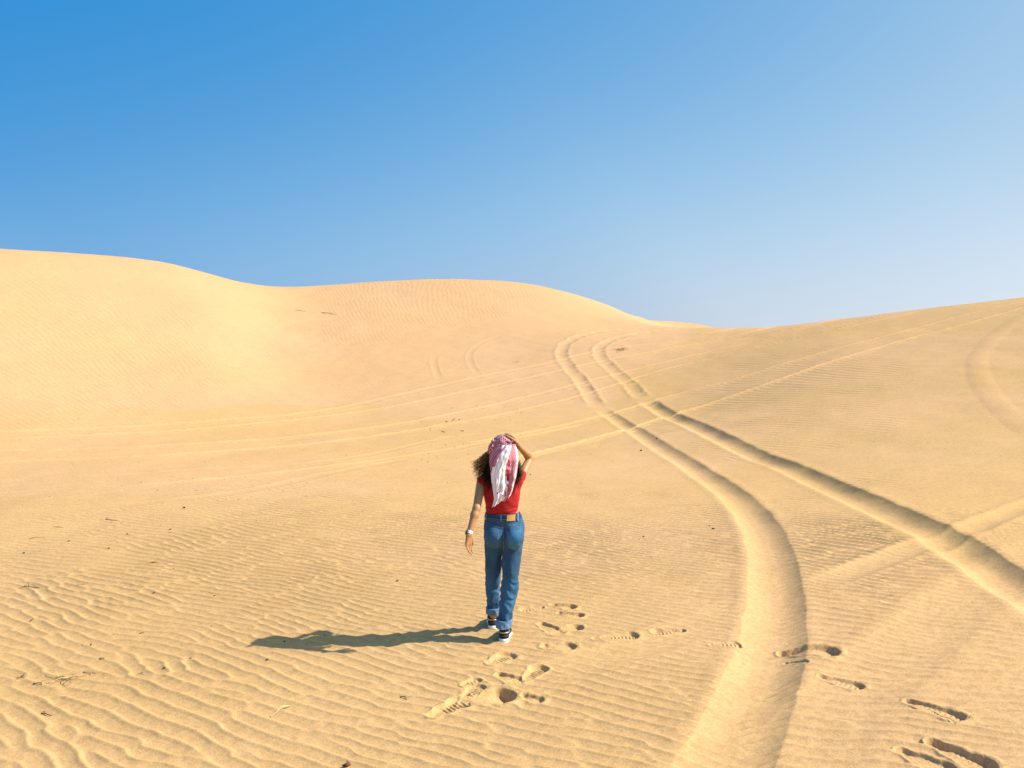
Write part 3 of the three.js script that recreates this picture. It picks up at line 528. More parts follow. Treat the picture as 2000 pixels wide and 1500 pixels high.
// -- red sleeveless top
const shirtF = (() => {
  const t = join(0.05, ell([0.010, 1.02, -0.008], [0.130, 0.15, 0.092]), ell([0.008, 1.165, -0.015], [0.150, 0.155, 0.104]), cone([-0.112, 1.252, -0.02], [0.118, 1.266, -0.026], 0.060, 0.060), ell([-0.06, 1.17, -0.090], [0.060, 0.06, 0.05]), ell([0.07, 1.17, -0.090], [0.060, 0.06, 0.05]));
  const capL = cone([-0.135, 1.256, -0.02], [-0.160, 1.250, -0.018], 0.056, 0.047), capR = cone([0.128, 1.268, -0.026], [0.166, 1.292, -0.060], 0.056, 0.048);
  return (x, y, z) => {
    let d = smin(smin(t(x, y, z), smax(capL(x, y, z), -((y - 1.242) * 0.62 + (x + 0.172) * 0.78), 0.004), 0.012), capR(x, y, z), 0.02);
    const low = 1 - step(1.0, 1.16, y);
    d += 0.0032 * low * Math.sin(y * 150 + 3 * noise3(x * 7, y * 5, z * 7)) * (0.4 + 0.6 * noise3(x * 6, y * 9, z * 6)) + 0.004 * noise3(x * 9 + y * 9, y * 5, z * 9) * 0.7;
    d = smax(d, 1.004 - y, 0.006);
    d = smax(d, -0.212 - x, 0.01); d = smax(d, x - 0.204 - 0.25 * (y - 1.29), 0.01);
    const neck = 0.066 + 0.5 * Math.max(0, y - 1.315) - Math.sqrt((x - 0.006) ** 2 + (z + 0.02) ** 2); return smax(d, Math.min(neck, y - 1.295), 0.008);
  };
})();
part('top', solid(shirtF, [-0.25, 0.97, -0.19], [0.26, 1.39, 0.14], 0.0055), redM, walker);

// -- jeans
const noisy = (x, y, z, a, b) => noise3(x * a, y * b, z * a);
const jeansF = (() => {
  const hips = join(0.05, ell([0.028, 0.872, -0.02], [0.167, 0.17, 0.112]), ell([0.011, 0.985, -0.008], [0.134, 0.15, 0.096])), bumL = ell([-0.050, 0.828, 0.056], [0.084, 0.098, 0.078]), bumR = ell([0.103, 0.826, 0.066], [0.087, 0.098, 0.082]);
  const r1 = cone(legR[0], legR[1], 0.089, 0.065), r2 = cone(legR[1], legR[2], 0.065, 0.055), l1 = cone(legL[0], legL[1], 0.081, 0.058), l2 = cone(legL[1], legL[2], 0.058, 0.051);
  const f = (x, y, z) => {
    let r = smin(r1(x, y, z), r2(x, y, z), 0.03), l = smin(l1(x, y, z), l2(x, y, z), 0.03);
    const ky = 1 - step(0.05, 0.22, Math.abs(y - 0.37)), hem = 1 - step(0.12, 0.30, y), fall = step(0.72, 0.55, y);
    r += 0.0060 * ky * Math.sin(y * 105 + x * 55 + 3.0 * noisy(x, y, z, 9, 8)) * (0.35 + 0.65 * noisy(x, y, z, 11, 7)) + 0.006 * hem * noisy(x, y, z, 16, 34) + 0.007 * fall * noisy(x + 3, y, z, 12, 5.5);
    l += 0.0055 * ky * Math.sin(y * 105 - x * 45 + 3.0 * noisy(x, y + 4, z, 9, 8)) * (0.35 + 0.65 * noisy(x, y + 7, z, 11, 7)) + 0.006 * hem * noisy(x, y, z + 5, 16, 34) + 0.007 * fall * noisy(x, y + 9, z, 12, 5.5);
    let d = smin(smin(hips(x, y, z), bumR(x, y, z), 0.028), bumL(x, y, z), 0.028);
    const cleft = 0.006 * Math.exp(-(((x - 0.024) / 0.012) ** 2)) * step(0.02, 0.08, z) * (1 - step(0.86, 0.95, y)); d += cleft;
    d = smin(smin(d, r, 0.022), l, 0.022) + 0.0025 * noisy(x, y, z, 13, 13) * step(0.5, 0.7, y);
    return d;
  };
  return f;
})();
const indigo = (x, y, z) => {
  const n = 0.5 + 0.5 * noise3(x * 9, y * 7, z * 9), m = 0.5 + 0.5 * noise3(x * 60, y * 20, z * 60), seat = Math.max(Math.exp(-((x - 0.11) ** 2 + (y - 0.82) ** 2) / 0.005), Math.exp(-((x + 0.05) ** 2 + (y - 0.82) ** 2) / 0.005)), worn = clamp(0.22 * n + 0.18 * m + 0.5 * seat + 0.2 * (1 - step(0.05, 0.2, Math.abs(y - 0.36))), 0, 1);
  return [lerp(0.011, 0.044, worn), lerp(0.042, 0.190, worn), lerp(0.098, 0.37, worn)];
};
const jeans = part('jeans', solid((x, y, z) => smax(smax(jeansF(x, y, z), y - 0.985, 0.003), (x < -0.02 ? 0.140 : 0.120) - y, 0.004), [-0.19, 0.10, -0.24], [0.24, 1.0, 0.20], 0.0055, indigo), denimM, walker);
const dark = (x, y, z) => [0.010, 0.040, 0.105];
part('waistband', solid((x, y, z) => smax(smax(jeansF(x, y, z) - 0.0035, y - 1.006, 0.003), 0.966 - y, 0.003), [-0.17, 0.955, -0.15], [0.20, 1.015, 0.13], 0.0045, dark), denimM, jeans);
// things sewn on the seat: their outline is laid on the cloth from behind
function back(f, x, y) { let z = 0.30; for (let i = 0; i < 90; i++) { const d = f(x, y, z); if (d < 0.0004) break; z -= Math.max(0.0005, d * 0.7); if (z < -0.15) break; } return z; }
function patch(f, nu, nv, at, lift, thick) { return cloth((u, v) => { const [x, y] = at(u, v); return [x, y, back(f, x, y) + lift]; }, nu, nv, thick, (u, v) => [u, v]); }
function seam(f, pts, width, lift) { const c = new THREE.CatmullRomCurve3(pts.map(([x, y]) => V(x, y, 0)), false, 'catmullrom', 0.1), n = Math.ceil(c.getLength() / 0.008); return patch(f, 1, n, (u, v) => { const p = c.getPoint(v), t = c.getTangent(v); return [p.x - t.y * (u - 0.5) * width, p.y + t.x * (u - 0.5) * width]; }, lift, 0.0015); }
const thread = flat('seam thread', [0.12, 0.14, 0.16], 0.8);
const pocketLit = flat('painted lit denim', [0.028, 0.150, 0.30], 0.9), pocketShaded = flat('painted shaded denim', [0.022, 0.095, 0.205], 0.9);  // same denim, painted as lit on the right pocket and shaded on the left
const pocket = (c, m) => (u, v) => { const t = v, l = lerp(c[0], c[2], t), r = lerp(c[1], c[3], t), x = lerp(l, r, u), bot = c[5] + (Math.abs(u - 0.5) * 2) ** 1.2 * c[6]; return [x, lerp(c[4] + (u - 0.5) * (c[7] || 0), bot, v)]; };
const PR = [0.046, 0.158, 0.068, 0.166, 0.884, 0.716, 0.024, 0.012], PL = [-0.118, -0.018, -0.104, -0.026, 0.884, 0.722, 0.022, -0.006];
for (const [c, m] of [[PL, pocketShaded], [PR, pocketLit]]) {
  const p = part('pocket', patch(jeansF, 14, 18, pocket(c), 0.0045, 0.003), m, jeans), q = pocket(c), line = [[0.03, 0], [0.03, 0.5], [0.04, 0.97], [0.5, 0.98], [0.96, 0.97], [0.97, 0.5], [0.97, 0]].map(([u, v]) => q(u, v));
  part('stitching', mergeGeometries([seam(jeansF, line, 0.0028, 0.0075), seam(jeansF, [q(0.02, 0.05), q(0.5, 0.05), q(0.98, 0.05)], 0.0026, 0.0075)]), thread, p);
}
part('stitching', mergeGeometries([seam(jeansF, [[-0.122, 0.938], [-0.05, 0.915], [0.016, 0.902]], 0.0026, 0.003), seam(jeansF, [[0.152, 0.942], [0.09, 0.918], [0.016, 0.902]], 0.0026, 0.003), seam(jeansF, [[0.012, 0.964], [0.018, 0.88], [0.024, 0.78], [0.022, 0.71]], 0.004, 0.003), seam(jeansF, [[-0.12, 0.972], [0.012, 0.970], [0.145, 0.974]], 0.003, 0.0062)]), thread, jeans);
const loopM = flat('pale denim', [0.10, 0.17, 0.26], 0.9);
for (const x of [-0.119, 0.004, 0.139]) part('belt_loop', patch(jeansF, 2, 8, (u, v) => [x + (u - 0.5) * 0.013, lerp(1.006, 0.952, v)], 0.0075, 0.003), loopM, jeans);
part('label_patch', patch(jeansF, 8, 6, (u, v) => [0.048 + u * 0.066 + 0.004 * (1 - v), lerp(1.004, 0.956, v)], 0.0075, 0.003), flat('tan leather', [0.50, 0.27, 0.055], 0.6), jeans, 'tan leather patch on the waistband');
for (const [a, b, ra, rb, y0, y1] of [[legR[1], legR[2], 0.065, 0.055, 0.114, 0.174], [legL[1], legL[2], 0.058, 0.051, 0.134, 0.190]]) {
  const b2 = [lerp(a[0], b[0], 1.12), lerp(a[1], b[1], 1.12), lerp(a[2], b[2], 1.12)], c = cone(a, b2, ra, rb - 0.001);
  const cu = (x, y, z) => { const d = c(x, y, z) + 0.003 * noise3(x * 22, y * 20, z * 22), tilt = y + 0.10 * (z - b[2]); return smax(smax(d - 0.0085, -(d + 0.004), 0.004), Math.abs(tilt - (y0 + y1) / 2) - (y1 - y0) / 2, 0.006); };
  part('cuff', solid(cu, [b[0] - 0.10, y0 - 0.03, b[2] - 0.10], [b[0] + 0.10, y1 + 0.03, b[2] + 0.10], 0.0042, (x, y, z) => { const n = 0.5 + 0.5 * noise3(x * 40, y * 30, z * 40); return [0.085 + 0.05 * n, 0.18 + 0.05 * n, 0.30 + 0.05 * n]; }), denimM, jeans);
}

// -- shoes: dark uppers on thick white soles
const shoeM = flat('black knit', [0.014, 0.013, 0.014], 0.85), soleM = flat('white rubber', [0.80, 0.79, 0.78], 0.55), silverM = flat('silver band', [0.42, 0.43, 0.45], 0.35, { metalness: 0.5 });
const soleF = (() => { const o = (x, z) => { const c = (a, b, ra, rb) => { const bx = b[0] - a[0], bz = b[1] - a[1], h = clamp(((x - a[0]) * bx + (z - a[1]) * bz) / (bx * bx + bz * bz), 0, 1); return Math.hypot(x - a[0] - bx * h, z - a[1] - bz * h) - lerp(ra, rb, h); }; return smin(smin(c([0, -0.036], [0.002, -0.12], 0.038, 0.034), c([0.002, -0.12], [0.004, -0.195], 0.034, 0.045), 0.03), c([0.004, -0.195], [-0.008, -0.225], 0.043, 0.034), 0.03); };
  return (x, y, z) => { const lift = 0.030 * step(-0.17, -0.27, z) + 0.010 * step(-0.03, 0.01, z), h = 0.031 + 0.004 * step(-0.06, 0, z) - 0.012 * step(-0.1, -0.22, z); return smax(smax(o(x, z) + 0.10 * Math.max(0, 0.018 - y) * 0.6 - 0.002 + 0.0015 * Math.cos(y * 420), y - h, 0.006), lift * 0.6 - y, 0.006); }; })();
const upperF = (x, y, z) => { const d = join(0.02, cone([0, 0.045, -0.038], [0, 0.135, -0.048], 0.036, 0.040), cone([0, 0.050, -0.06], [0.002, 0.040, -0.20], 0.039, 0.036), ell([0.002, 0.040, -0.195], [0.043, 0.036, 0.058]), cone([0, 0.10, -0.055], [0, 0.055, -0.15], 0.033, 0.034))(x, y, z); return smax(smax(d, 0.024 - y, 0.004), y - 0.150 - 0.30 * Math.max(-0.03, -(z + 0.05)) - 0.0, 0.006); };
const soleG = solid(soleF, [-0.06, -0.01, -0.28], [0.06, 0.06, 0.02], 0.004), upperG = solid(upperF, [-0.065, 0.02, -0.27], [0.065, 0.16, 0.02], 0.0045);
const bandG = solid((x, y, z) => smax(smax(upperF(x, y, z) - 0.003, Math.abs(y - 0.082 - 0.08 * (z + 0.02)) - 0.0055, 0.002), -0.10 - z, 0.003), [-0.06, 0.05, -0.13], [0.06, 0.11, 0.02], 0.0032);
const band2G = solid((x, y, z) => smax(smax(upperF(x, y, z) - 0.0025, Math.abs(y - 0.058) - 0.003, 0.002), -0.05 - z, 0.003), [-0.06, 0.04, -0.08], [0.06, 0.08, 0.02], 0.0032);
const feet = [];
for (const [x, z, yaw, roll] of [[0.0235, 0.150, -0.09, 0.0], [-0.068, -0.150, 0.06, 0]]) {
  const s = new THREE.Group(); s.name = 'shoe'; const wx = WX + x, wz = WZ + z; s.position.set(x, lie(wx, wz - 0.06) - walker.position.y - 0.010, z); s.rotation.set(roll, yaw, 0); walker.add(s);
  part('sole', soleG, soleM, s); part('upper', upperG, shoeM, s); part('heel_band', bandG, silverM, s); part('heel_piping', band2G, flat('grey piping', [0.05, 0.05, 0.052], 0.6), s);
}

// -- curly hair below the scarf
{
  const r = rng(404), out = [[], []], tubes = (list, p, rad) => { const n = p.length, sides = 4, pos = [], nr = [], idx = []; for (let i = 0; i < n; i++) { const t = p[Math.min(n - 1, i + 1)].clone().sub(p[Math.max(0, i - 1)]).normalize(), a = V(t.y, -t.x, 0.3).cross(t).normalize(), b = t.clone().cross(a), q = rad * (1 - 0.6 * (i / n) ** 2); for (let k = 0; k < sides; k++) { const c = Math.cos(k * 1.571), s = Math.sin(k * 1.571), d = a.clone().multiplyScalar(c).addScaledVector(b, s); pos.push(p[i].x + d.x * q, p[i].y + d.y * q, p[i].z + d.z * q); nr.push(d.x, d.y, d.z); } if (i) for (let k = 0; k < sides; k++) { const A = (i - 1) * sides + k, B = (i - 1) * sides + (k + 1) % sides; idx.push(A, B, A + sides, B, B + sides, A + sides); } } const g = new THREE.BufferGeometry(); g.setAttribute('position', new THREE.Float32BufferAttribute(pos, 3)); g.setAttribute('normal', new THREE.Float32BufferAttribute(nr, 3)); g.setIndex(idx); list.push(g); };
  const lock = (list, from, to, len, rad, coil) => { const ph = r() * 6.28, turns = len / (0.020 + 0.012 * r()), n = Math.ceil(turns * 7), p = [], jx = r() - 0.5, jz = r() - 0.5; for (let i = 0; i <= n; i++) { const t = i / n, a = ph + t * turns * 6.28, c = coil * Math.min(1, t * 4); const x = lerp(from[0], to[0], Math.pow(t, 0.8)) + Math.sin(t * 5 + ph) * 0.012 * jx, y = lerp(from[1], to[1], Math.pow(t, 1.25)), z = lerp(from[2], to[2], t) + 0.02 * jz * Math.sin(t * 4); p.push(V(x + c * Math.cos(a), y + 0.4 * c * Math.sin(2 * a), z + c * Math.sin(a))); } tubes(list, p, rad); };
  for (let i = 0; i < 330; i++) { // left side, blown out
    const t = r(), out1 = Math.pow(r(), 1.5), y0 = 1.525 - 0.10 * r(), from = [-0.062 - 0.02 * r(), y0, -0.05 + 0.10 * r()], to = [-0.085 - 0.150 * out1, lerp(1.21, 1.385, Math.pow(out1, 1.3)) + 0.10 * (r() - 0.5), -0.07 + 0.15 * r()];
    lock(out1 > 0.62 ? out[1] : out[0], from, to, 0.16 + 0.08 * t, out1 > 0.5 ? 0.0010 : 0.0017, 0.007 + 0.009 * r());
  }
  for (let i = 0; i < 190; i++) { // right side
    const o = Math.pow(r(), 1.6), from = [0.078 + 0.02 * r(), 1.50 - 0.09 * r(), -0.04 + 0.09 * r()], to = [0.10 + 0.088 * o, lerp(1.19, 1.33, o) + 0.07 * (r() - 0.5), -0.02 + 0.12 * r()];
    lock(o > 0.8 ? out[1] : out[0], from, to, 0.18, 0.0015, 0.006 + 0.006 * r());
  }
  for (let i = 0; i < 90; i++) lock(out[0], [-0.06 + 0.13 * r(), 1.45, 0.03 + 0.02 * r()], [-0.09 + 0.20 * r(), 1.20 + 0.06 * r(), 0.06 + 0.04 * r()], 0.2, 0.0017, 0.007);
  const core = solid((x, y, z) => join(0.03, ell([-0.085, 1.375, 0.0], [0.048, 0.105, 0.062]), ell([0.118, 1.355, 0.005], [0.040, 0.095, 0.055]), ell([0.01, 1.38, 0.035], [0.10, 0.10, 0.045]))(x, y, z) + 0.012 * noise3(x * 38, y * 38, z * 38) + 0.006 * noise3(x * 90, y * 90, z * 90), [-0.17, 1.22, -0.10], [0.19, 1.52, 0.11], 0.006);
  const hairM = new THREE.MeshPhysicalMaterial({ name: 'dark curls', color: rgb(0.024, 0.010, 0.005), roughness: 0.6, specularIntensity: 0.3 });
  const hair = part('hair', mergeGeometries([core.deleteAttribute('uv') && core, ...out[0]].map((g) => g)), hairM, walker);
  part('stray_curls', mergeGeometries(out[1]), new THREE.MeshPhysicalMaterial({ name: 'curls painted backlit', color: rgb(0.15, 0.072, 0.018), roughness: 0.6, specularIntensity: 0.4 }), hair).userData.kind = 'stuff';  // golden tone puts the backlight on the outer curls into their colour
}

// -- red and white headscarf: a wrap round the head and two layers hanging down the back
{
  const S = 1024, M = 0.64, px = (m) => m / M * S;
  const paint = (draw) => { const c = document.createElement('canvas'); c.width = c.height = S; const g = c.getContext('2d'); g.fillStyle = '#f4eef0'; g.fillRect(0, 0, S, S); draw(g); const t = new THREE.CanvasTexture(c); t.colorSpace = THREE.SRGBColorSpace; t.wrapS = t.wrapT = THREE.RepeatWrapping; t.magFilter = THREE.LinearFilter; return t; };
  const RED = '#ae1840';
  const lattice = (g, x0, x1, y0, y1, pitch, ink = RED, fat = 0.46) => { g.save(); g.beginPath(); g.rect(x0, y0, x1 - x0, y1 - y0); g.clip(); g.fillStyle = ink; for (let j = 0, y = y0 - pitch; y < y1 + pitch; y += pitch, j++) for (let x = x0 - pitch + (j % 2) * pitch * 0.5; x < x1 + pitch; x += pitch) { g.beginPath(); g.moveTo(x, y - pitch * 0.80); g.lineTo(x + pitch * fat, y); g.lineTo(x, y + pitch * 0.80); g.lineTo(x - pitch * fat, y); g.fill(); } g.restore(); };
  const line = (g, x, w, a = 1) => { g.globalAlpha = a; g.fillStyle = RED; g.fillRect(x, 0, w, S); g.globalAlpha = 1; };
  const wrapT = paint((g) => lattice(g, 0, S, 0, S, px(0.017), '#8a0a30', 0.48));
  const underT = paint((g) => {
    lattice(g, 0, px(0.030), 0, px(0.27), px(0.015)); lattice(g, px(0.030), px(0.060), 0, px(0.20), px(0.015)); lattice(g, px(0.060), px(0.090), 0, px(0.12), px(0.015));
    lattice(g, px(0.118), px(0.19), 0, px(0.30), px(0.014));
    for (const m of [0.070, 0.076, 0.118, 0.124, 0.192, 0.199]) line(g, px(m), px(0.0018), 0.8);
    g.fillStyle = '#a01232'; for (const [y, h, x, w] of [[0.10, 0.035, 0.124, 0.016], [0.15, 0.075, 0.128, 0.014], [0.235, 0.11, 0.129, 0.021], [0.36, 0.03, 0.132, 0.018], [0.42, 0.06, 0.13, 0.012]]) { g.beginPath(); g.moveTo(px(x), px(y)); g.lineTo(px(x + w), px(y + 0.012)); g.lineTo(px(x + w + 0.003), px(y + h)); g.lineTo(px(x + 0.003), px(y + h - 0.010)); g.fill(); }
    lattice(g, px(0.148), px(0.19), px(0.30), px(0.52), px(0.0105)); g.fillStyle = RED; g.fillRect(px(0.095), px(0.455), px(0.02), px(0.012)); g.fillRect(px(0.095), px(0.472), px(0.02), px(0.006));
    g.globalAlpha = 0.8; for (let k = 0; k < 5; k++) g.fillRect(px(0.14), px(0.385 + k * 0.008), px(0.06), px(0.004)); g.globalAlpha = 1;
  });
  const overT = paint((g) => { lattice(g, 0, px(0.022), 0, px(0.20), px(0.0095)); for (const m of [0.030, 0.036, 0.082]) line(g, px(m), px(0.0016), 0.7); g.fillStyle = RED; g.fillRect(px(0.05), px(0.40), px(0.018), px(0.012)); });
  const weave = grainTexture(256, (x, y, r) => { const g = 128 + 60 * Math.sin(x * Math.PI / 2) * Math.sin(y * Math.PI / 2) + 60 * (r() - 0.5); return [g, g, g]; }, false); weave.repeat.set(40, 40);
  const scarfM = (name, map) => new THREE.MeshPhysicalMaterial({ name, map, color: rgb(0.92, 0.92, 0.92), roughness: 0.85, bumpMap: weave, bumpScale: 0.0004, sheen: 0.2, sheenRoughness: 0.6, sheenColor: rgb(1, 1, 1) });
  const ring = []; const RN = 22; for (let i = 0; i < RN; i++) { const a = i / RN * 6.2832, b = (i + 1) / RN * 6.2832, p = (t) => [HC[0] + 0.094 * Math.cos(t), HC[1] + 0.030 + 0.022 * Math.sin(t) * -1 * 0.6 - 0.012 * Math.cos(t) * -1 + 0.008 * Math.sin(3 * t), HC[2] + 0.110 * Math.sin(t)]; ring.push(cone(p(a), p(b), 0.019 + 0.004 * Math.sin(2 * a + 1), 0.019 + 0.004 * Math.sin(2 * b + 1))); }
  const capE = ell([HC[0], HC[1] + 0.016, HC[2]], [0.094, 0.112, 0.112]), knot = join(0.008, cone([-0.078, 1.545, 0.045], [-0.060, 1.592, 0.050], 0.014, 0.012), cone([-0.088, 1.50, 0.03], [-0.074, 1.555, 0.045], 0.020, 0.016));
  const wrapF = (x, y, z) => { let d = capE(x, y, z), b = 1e9; for (const c of ring) { const q = c(x, y, z); if (q < b) b = q; } b += 0.0030 * Math.sin(Math.atan2(z - HC[2], x - HC[0]) * 9 + y * 130); d = smin(d, b, 0.012); d = smin(d, knot(x, y, z), 0.006); d += 0.0028 * noise3(x * 20, y * 26, z * 20); return smax(d, HC[1] - 0.045 - 0.62 * (z - HC[2]) - 0.010 - y, 0.008); };
  const wrapG = solid(wrapF, [-0.15, 1.40, -0.20], [0.17, 1.68, 0.12], 0.0042);
  { const p = wrapG.attributes.position, uv = [], axis = V(0.1, 0.55, 0.83).normalize(), ex = V(1, 0, 0).addScaledVector(axis, -axis.x).normalize(), ey = axis.clone().cross(ex); for (let i = 0; i < p.count; i++) { const d = V(p.getX(i) - HC[0], p.getY(i) - HC[1] - 0.01, p.getZ(i) - HC[2]), rr = d.length(); d.divideScalar(rr || 1); const a = Math.acos(clamp(d.dot(axis), -1, 1)), q = Math.atan2(d.dot(ey), d.dot(ex)); uv.push(0.5 + a * 0.115 * Math.cos(q + 0.4) / M, 0.5 + a * 0.115 * Math.sin(q + 0.4) / M); } wrapG.setAttribute('uv', new THREE.Float32BufferAttribute(uv, 2)); }
  const scarf = part('headscarf', wrapG, scarfM('checked scarf', wrapT), walker, 'red and white checked scarf wrapped round the head');
  // [height, left edge, right edge, distance back]
  const table = (rows) => (t, c) => { const f = t * (rows.length - 1), i = Math.min(rows.length - 2, Math.floor(f)), s = f - i, k = (j) => rows[clamp(j, 0, rows.length - 1)][c]; return cub(k(i - 1), k(i), k(i + 1), k(i + 2), s); };
  const A = table([[1.558, -0.070, 0.112, 0.058], [1.530, -0.086, 0.128, 0.084], [1.485, -0.090, 0.136, 0.097], [1.43, -0.088, 0.142, 0.108], [1.375, -0.084, 0.136, 0.112], [1.32, -0.079, 0.124, 0.114], [1.265, -0.070, 0.110, 0.117], [1.21, -0.060, 0.098, 0.121], [1.155, -0.054, 0.080, 0.124], [1.105, -0.052, 0.050, 0.124]]);
  const under = cloth((u, v) => { const open = step(0.1, 0.7, v), w = u * 2 - 1, fold = 0.009 * Math.sin(u * 13 + 2.2 * v + 0.6) + 0.0025 * Math.sin(u * 31 - 3 * v + 1) + 0.008 * noise2(u * 3, v * 7), x = lerp(A(v, 1), A(v, 2), u + 0.012 * Math.sin(v * 15 + u * 5)), curve = (w * w) * (0.055 * (1 - open) + 0.016), tip = v > 0.86 ? (v - 0.86) * 0.22 * Math.abs(u - 0.30) * 1.2 : 0; return [x, A(v, 0) + tip + 0.006 * Math.sin(u * 14) * v, A(v, 3) - curve + fold * (0.35 + open)]; }, 56, 80, 0.0016, (u, v) => [u * 0.205 / M, 1 - v * 0.53 / M]);
  part('scarf_tail', under, scarfM('scarf cloth', underT), scarf);
  const B = table([[1.556, 0.030, 0.084, 0.074], [1.530, 0.014, 0.080, 0.102], [1.48, -0.030, 0.070, 0.118], [1.42, -0.058, 0.044, 0.128], [1.36, -0.066, 0.020, 0.131], [1.30, -0.070, 0.004, 0.132], [1.24, -0.062, -0.002, 0.134], [1.18, -0.056, 0.002, 0.136], [1.12, -0.056, -0.006, 0.136], [1.072, -0.064, -0.026, 0.132]]);
  const over = cloth((u, v) => { const fold = 0.006 * Math.sin(u * 8 + 4 * v) + 0.0015 * Math.sin(u * 23 - 5 * v) + 0.007 * noise2(u * 3 + 9, v * 8), w = u * 2 - 1; return [lerp(B(v, 1), B(v, 2), u) + 0.003 * Math.sin(v * 24), B(v, 0) + 0.02 * u * v * v, B(v, 3) - 0.014 * w * w + fold * (0.4 + 0.6 * v)]; }, 36, 80, 0.0016, (u, v) => [u * 0.105 / M, 1 - v * 0.52 / M]);
  part('scarf_fold', over, scarfM('scarf hem', overT), scarf);
}
add(walker, 'person', { label: 'person walking away in red top, jeans and checked headscarf, one hand on the head', category: 'person' });

// ---------------------------------------------------------------- dry bits lying on the sand
const darkM = flat('dark dry bark', [0.045, 0.028, 0.014], 0.9), strawM = flat('pale straw', [0.55, 0.40, 0.18], 0.8), oliveM = flat('olive dry stem', [0.20, 0.135, 0.045], 0.85), greenM = flat('dusty green stem', [0.20, 0.19, 0.035], 0.8);
function stick(pts, r0, r1) { const c = new THREE.CatmullRomCurve3(pts), n = 8, g = new THREE.TubeGeometry(c, n, 1, 5, false), p = g.attributes.position, a = V(), v = V(); for (let i = 0; i <= n; i++) { c.getPointAt(i / n, a); const r = lerp(r0, r1, i / n); for (let k = 0; k <= 5; k++) { const o = i * 6 + k; v.fromBufferAttribute(p, o).sub(a).multiplyScalar(r).add(a); p.setXYZ(o, v.x, v.y, v.z); } } g.computeVertexNormals(); return g; }
const onSand = (u, v) => pick(u, v, (x, z) => lie(x, z));
const bits = rng(909);
// twig: two ends in the photograph, thickness in metres, optional side shoots
function twig(a, b, rad, mat, label, shoots = [], lift = 0.008) {
  const A = onSand(...a), B = onSand(...b), O = A.clone().lerp(B, 0.5), at = (p, h) => V(p.x - O.x, lie(p.x, p.z) - O.y + h, p.z - O.z), g = new THREE.Group(); g.position.copy(O);
  const m1 = A.clone().lerp(B, 0.35).add(V((bits() - 0.5) * 0.012, 0, (bits() - 0.5) * 0.03)), m2 = A.clone().lerp(B, 0.7).add(V((bits() - 0.5) * 0.012, 0, (bits() - 0.5) * 0.03));
  part('stem', stick([at(A, rad), at(m1, lift), at(m2, lift * 1.1), at(B, rad)], rad, rad * 0.7), mat, g);
  for (const [t, du, dv, h] of shoots) { const P0 = A.clone().lerp(B, t), Q = onSand(lerp(a[0], b[0], t) + du, lerp(a[1], b[1], t) + dv), mid = P0.clone().lerp(Q, 0.5).add(V(0.006, 0, 0)); part('shoot', stick([at(P0, lift), at(mid, (lift + (h ?? 0.01)) * 0.7), at(Q, h ?? 0.004)], rad * 0.7, rad * 0.4), mat, g); }
  add(g, 'twig', { label, category: 'twig' });
}
twig([529, 1401], [566, 1380], 0.0042, strawM, 'pale straw stick on the bare ripples below the shadow of the head', [[0.45, 22, -12]], 0.02);
twig([81, 1394], [101, 1398], 0.0034, darkM, 'dark twig with a knot near the lower left corner', [[0.3, -4, -4]]);
twig([47, 1145], [77, 1149], 0.0040, darkM, 'dark branched twig near the left edge, above the straw', [[0.3, -2, -4, 0.03], [0.4, -22, 4], [0.75, -8, -3, 0.02], [0.75, 4, 1]]);
twig([151, 1143], [166, 1141], 0.0030, oliveM, 'thin olive stem right of the branched dark twig');
twig([58, 1215], [66, 1209], 0.0034, darkM, 'short slanting dark twig by the left edge below the branched one');
twig([163, 1313], [187, 1316], 0.0034, strawM, 'forked straw stem at the right end of the dry grass line', [[0.55, 2, 5], [0.6, 10, -2]]);
twig([65, 1336], [82, 1337], 0.0034, darkM, 'dark straight twig just left of the dry grass line');
twig([163, 1263], [172, 1257], 0.0024, strawM, 'tiny pale straw above the dry grass line');
twig([176, 1262], [180, 1258], 0.0030, darkM, 'tiny dark twig beside the pale straw');
twig([272, 1238], [281, 1237], 0.0030, darkM, 'short dark twig above and left of the shadow of the head');
twig([195, 1286], [204, 1288], 0.0036, darkM, 'flat dark twig between the straw pieces and the upright tuft');
twig([207, 1014], [229, 1017], 0.0040, oliveM, 'long thin stem on the smooth wheel line at left', [[0.1, -2, -3]]);
twig([56, 1053], [88, 1051], 0.0036, oliveM, 'broken stem lying in a line at the far left');
twig([297, 1098], [307, 1098], 0.0036, oliveM, 'short olive stem in the middle of the left ripples', [[0.4, -28, 3]]);
twig([782, 1362], [794, 1367], 0.0030, darkM, 'thin dark twig left of the footprint group');
twig([1823, 1390], [1868, 1413], 0.0036, strawM, 'long straight straw along the lower edge of a footprint', [], 0.012);
twig([1894, 1401], [1902, 1396], 0.0026, strawM, 'small straw right of the treaded footprint');
twig([577, 606], [596, 609], 0.009, oliveM, 'dry stem lying alone on the slope below the saddle', [[0.4, 3, -1]], 0.03);
twig([628, 611], [657, 615], 0.011, oliveM, 'darker dry stem right of the lone one on the slope', [[0.1, 5, 2], [0.5, 6, 2]], 0.04);
twig([884, 822], [889, 818], 0.010, darkM, 'slanting dark twig in the scattered bits left of the head', [], 0.02);
twig([863, 843], [869, 845], 0.010, darkM, 'lowest left twig of the scattered bits', [], 0.02);
twig([900, 842], [906, 843], 0.009, darkM, 'lowest right twig of the scattered bits', [], 0.02);
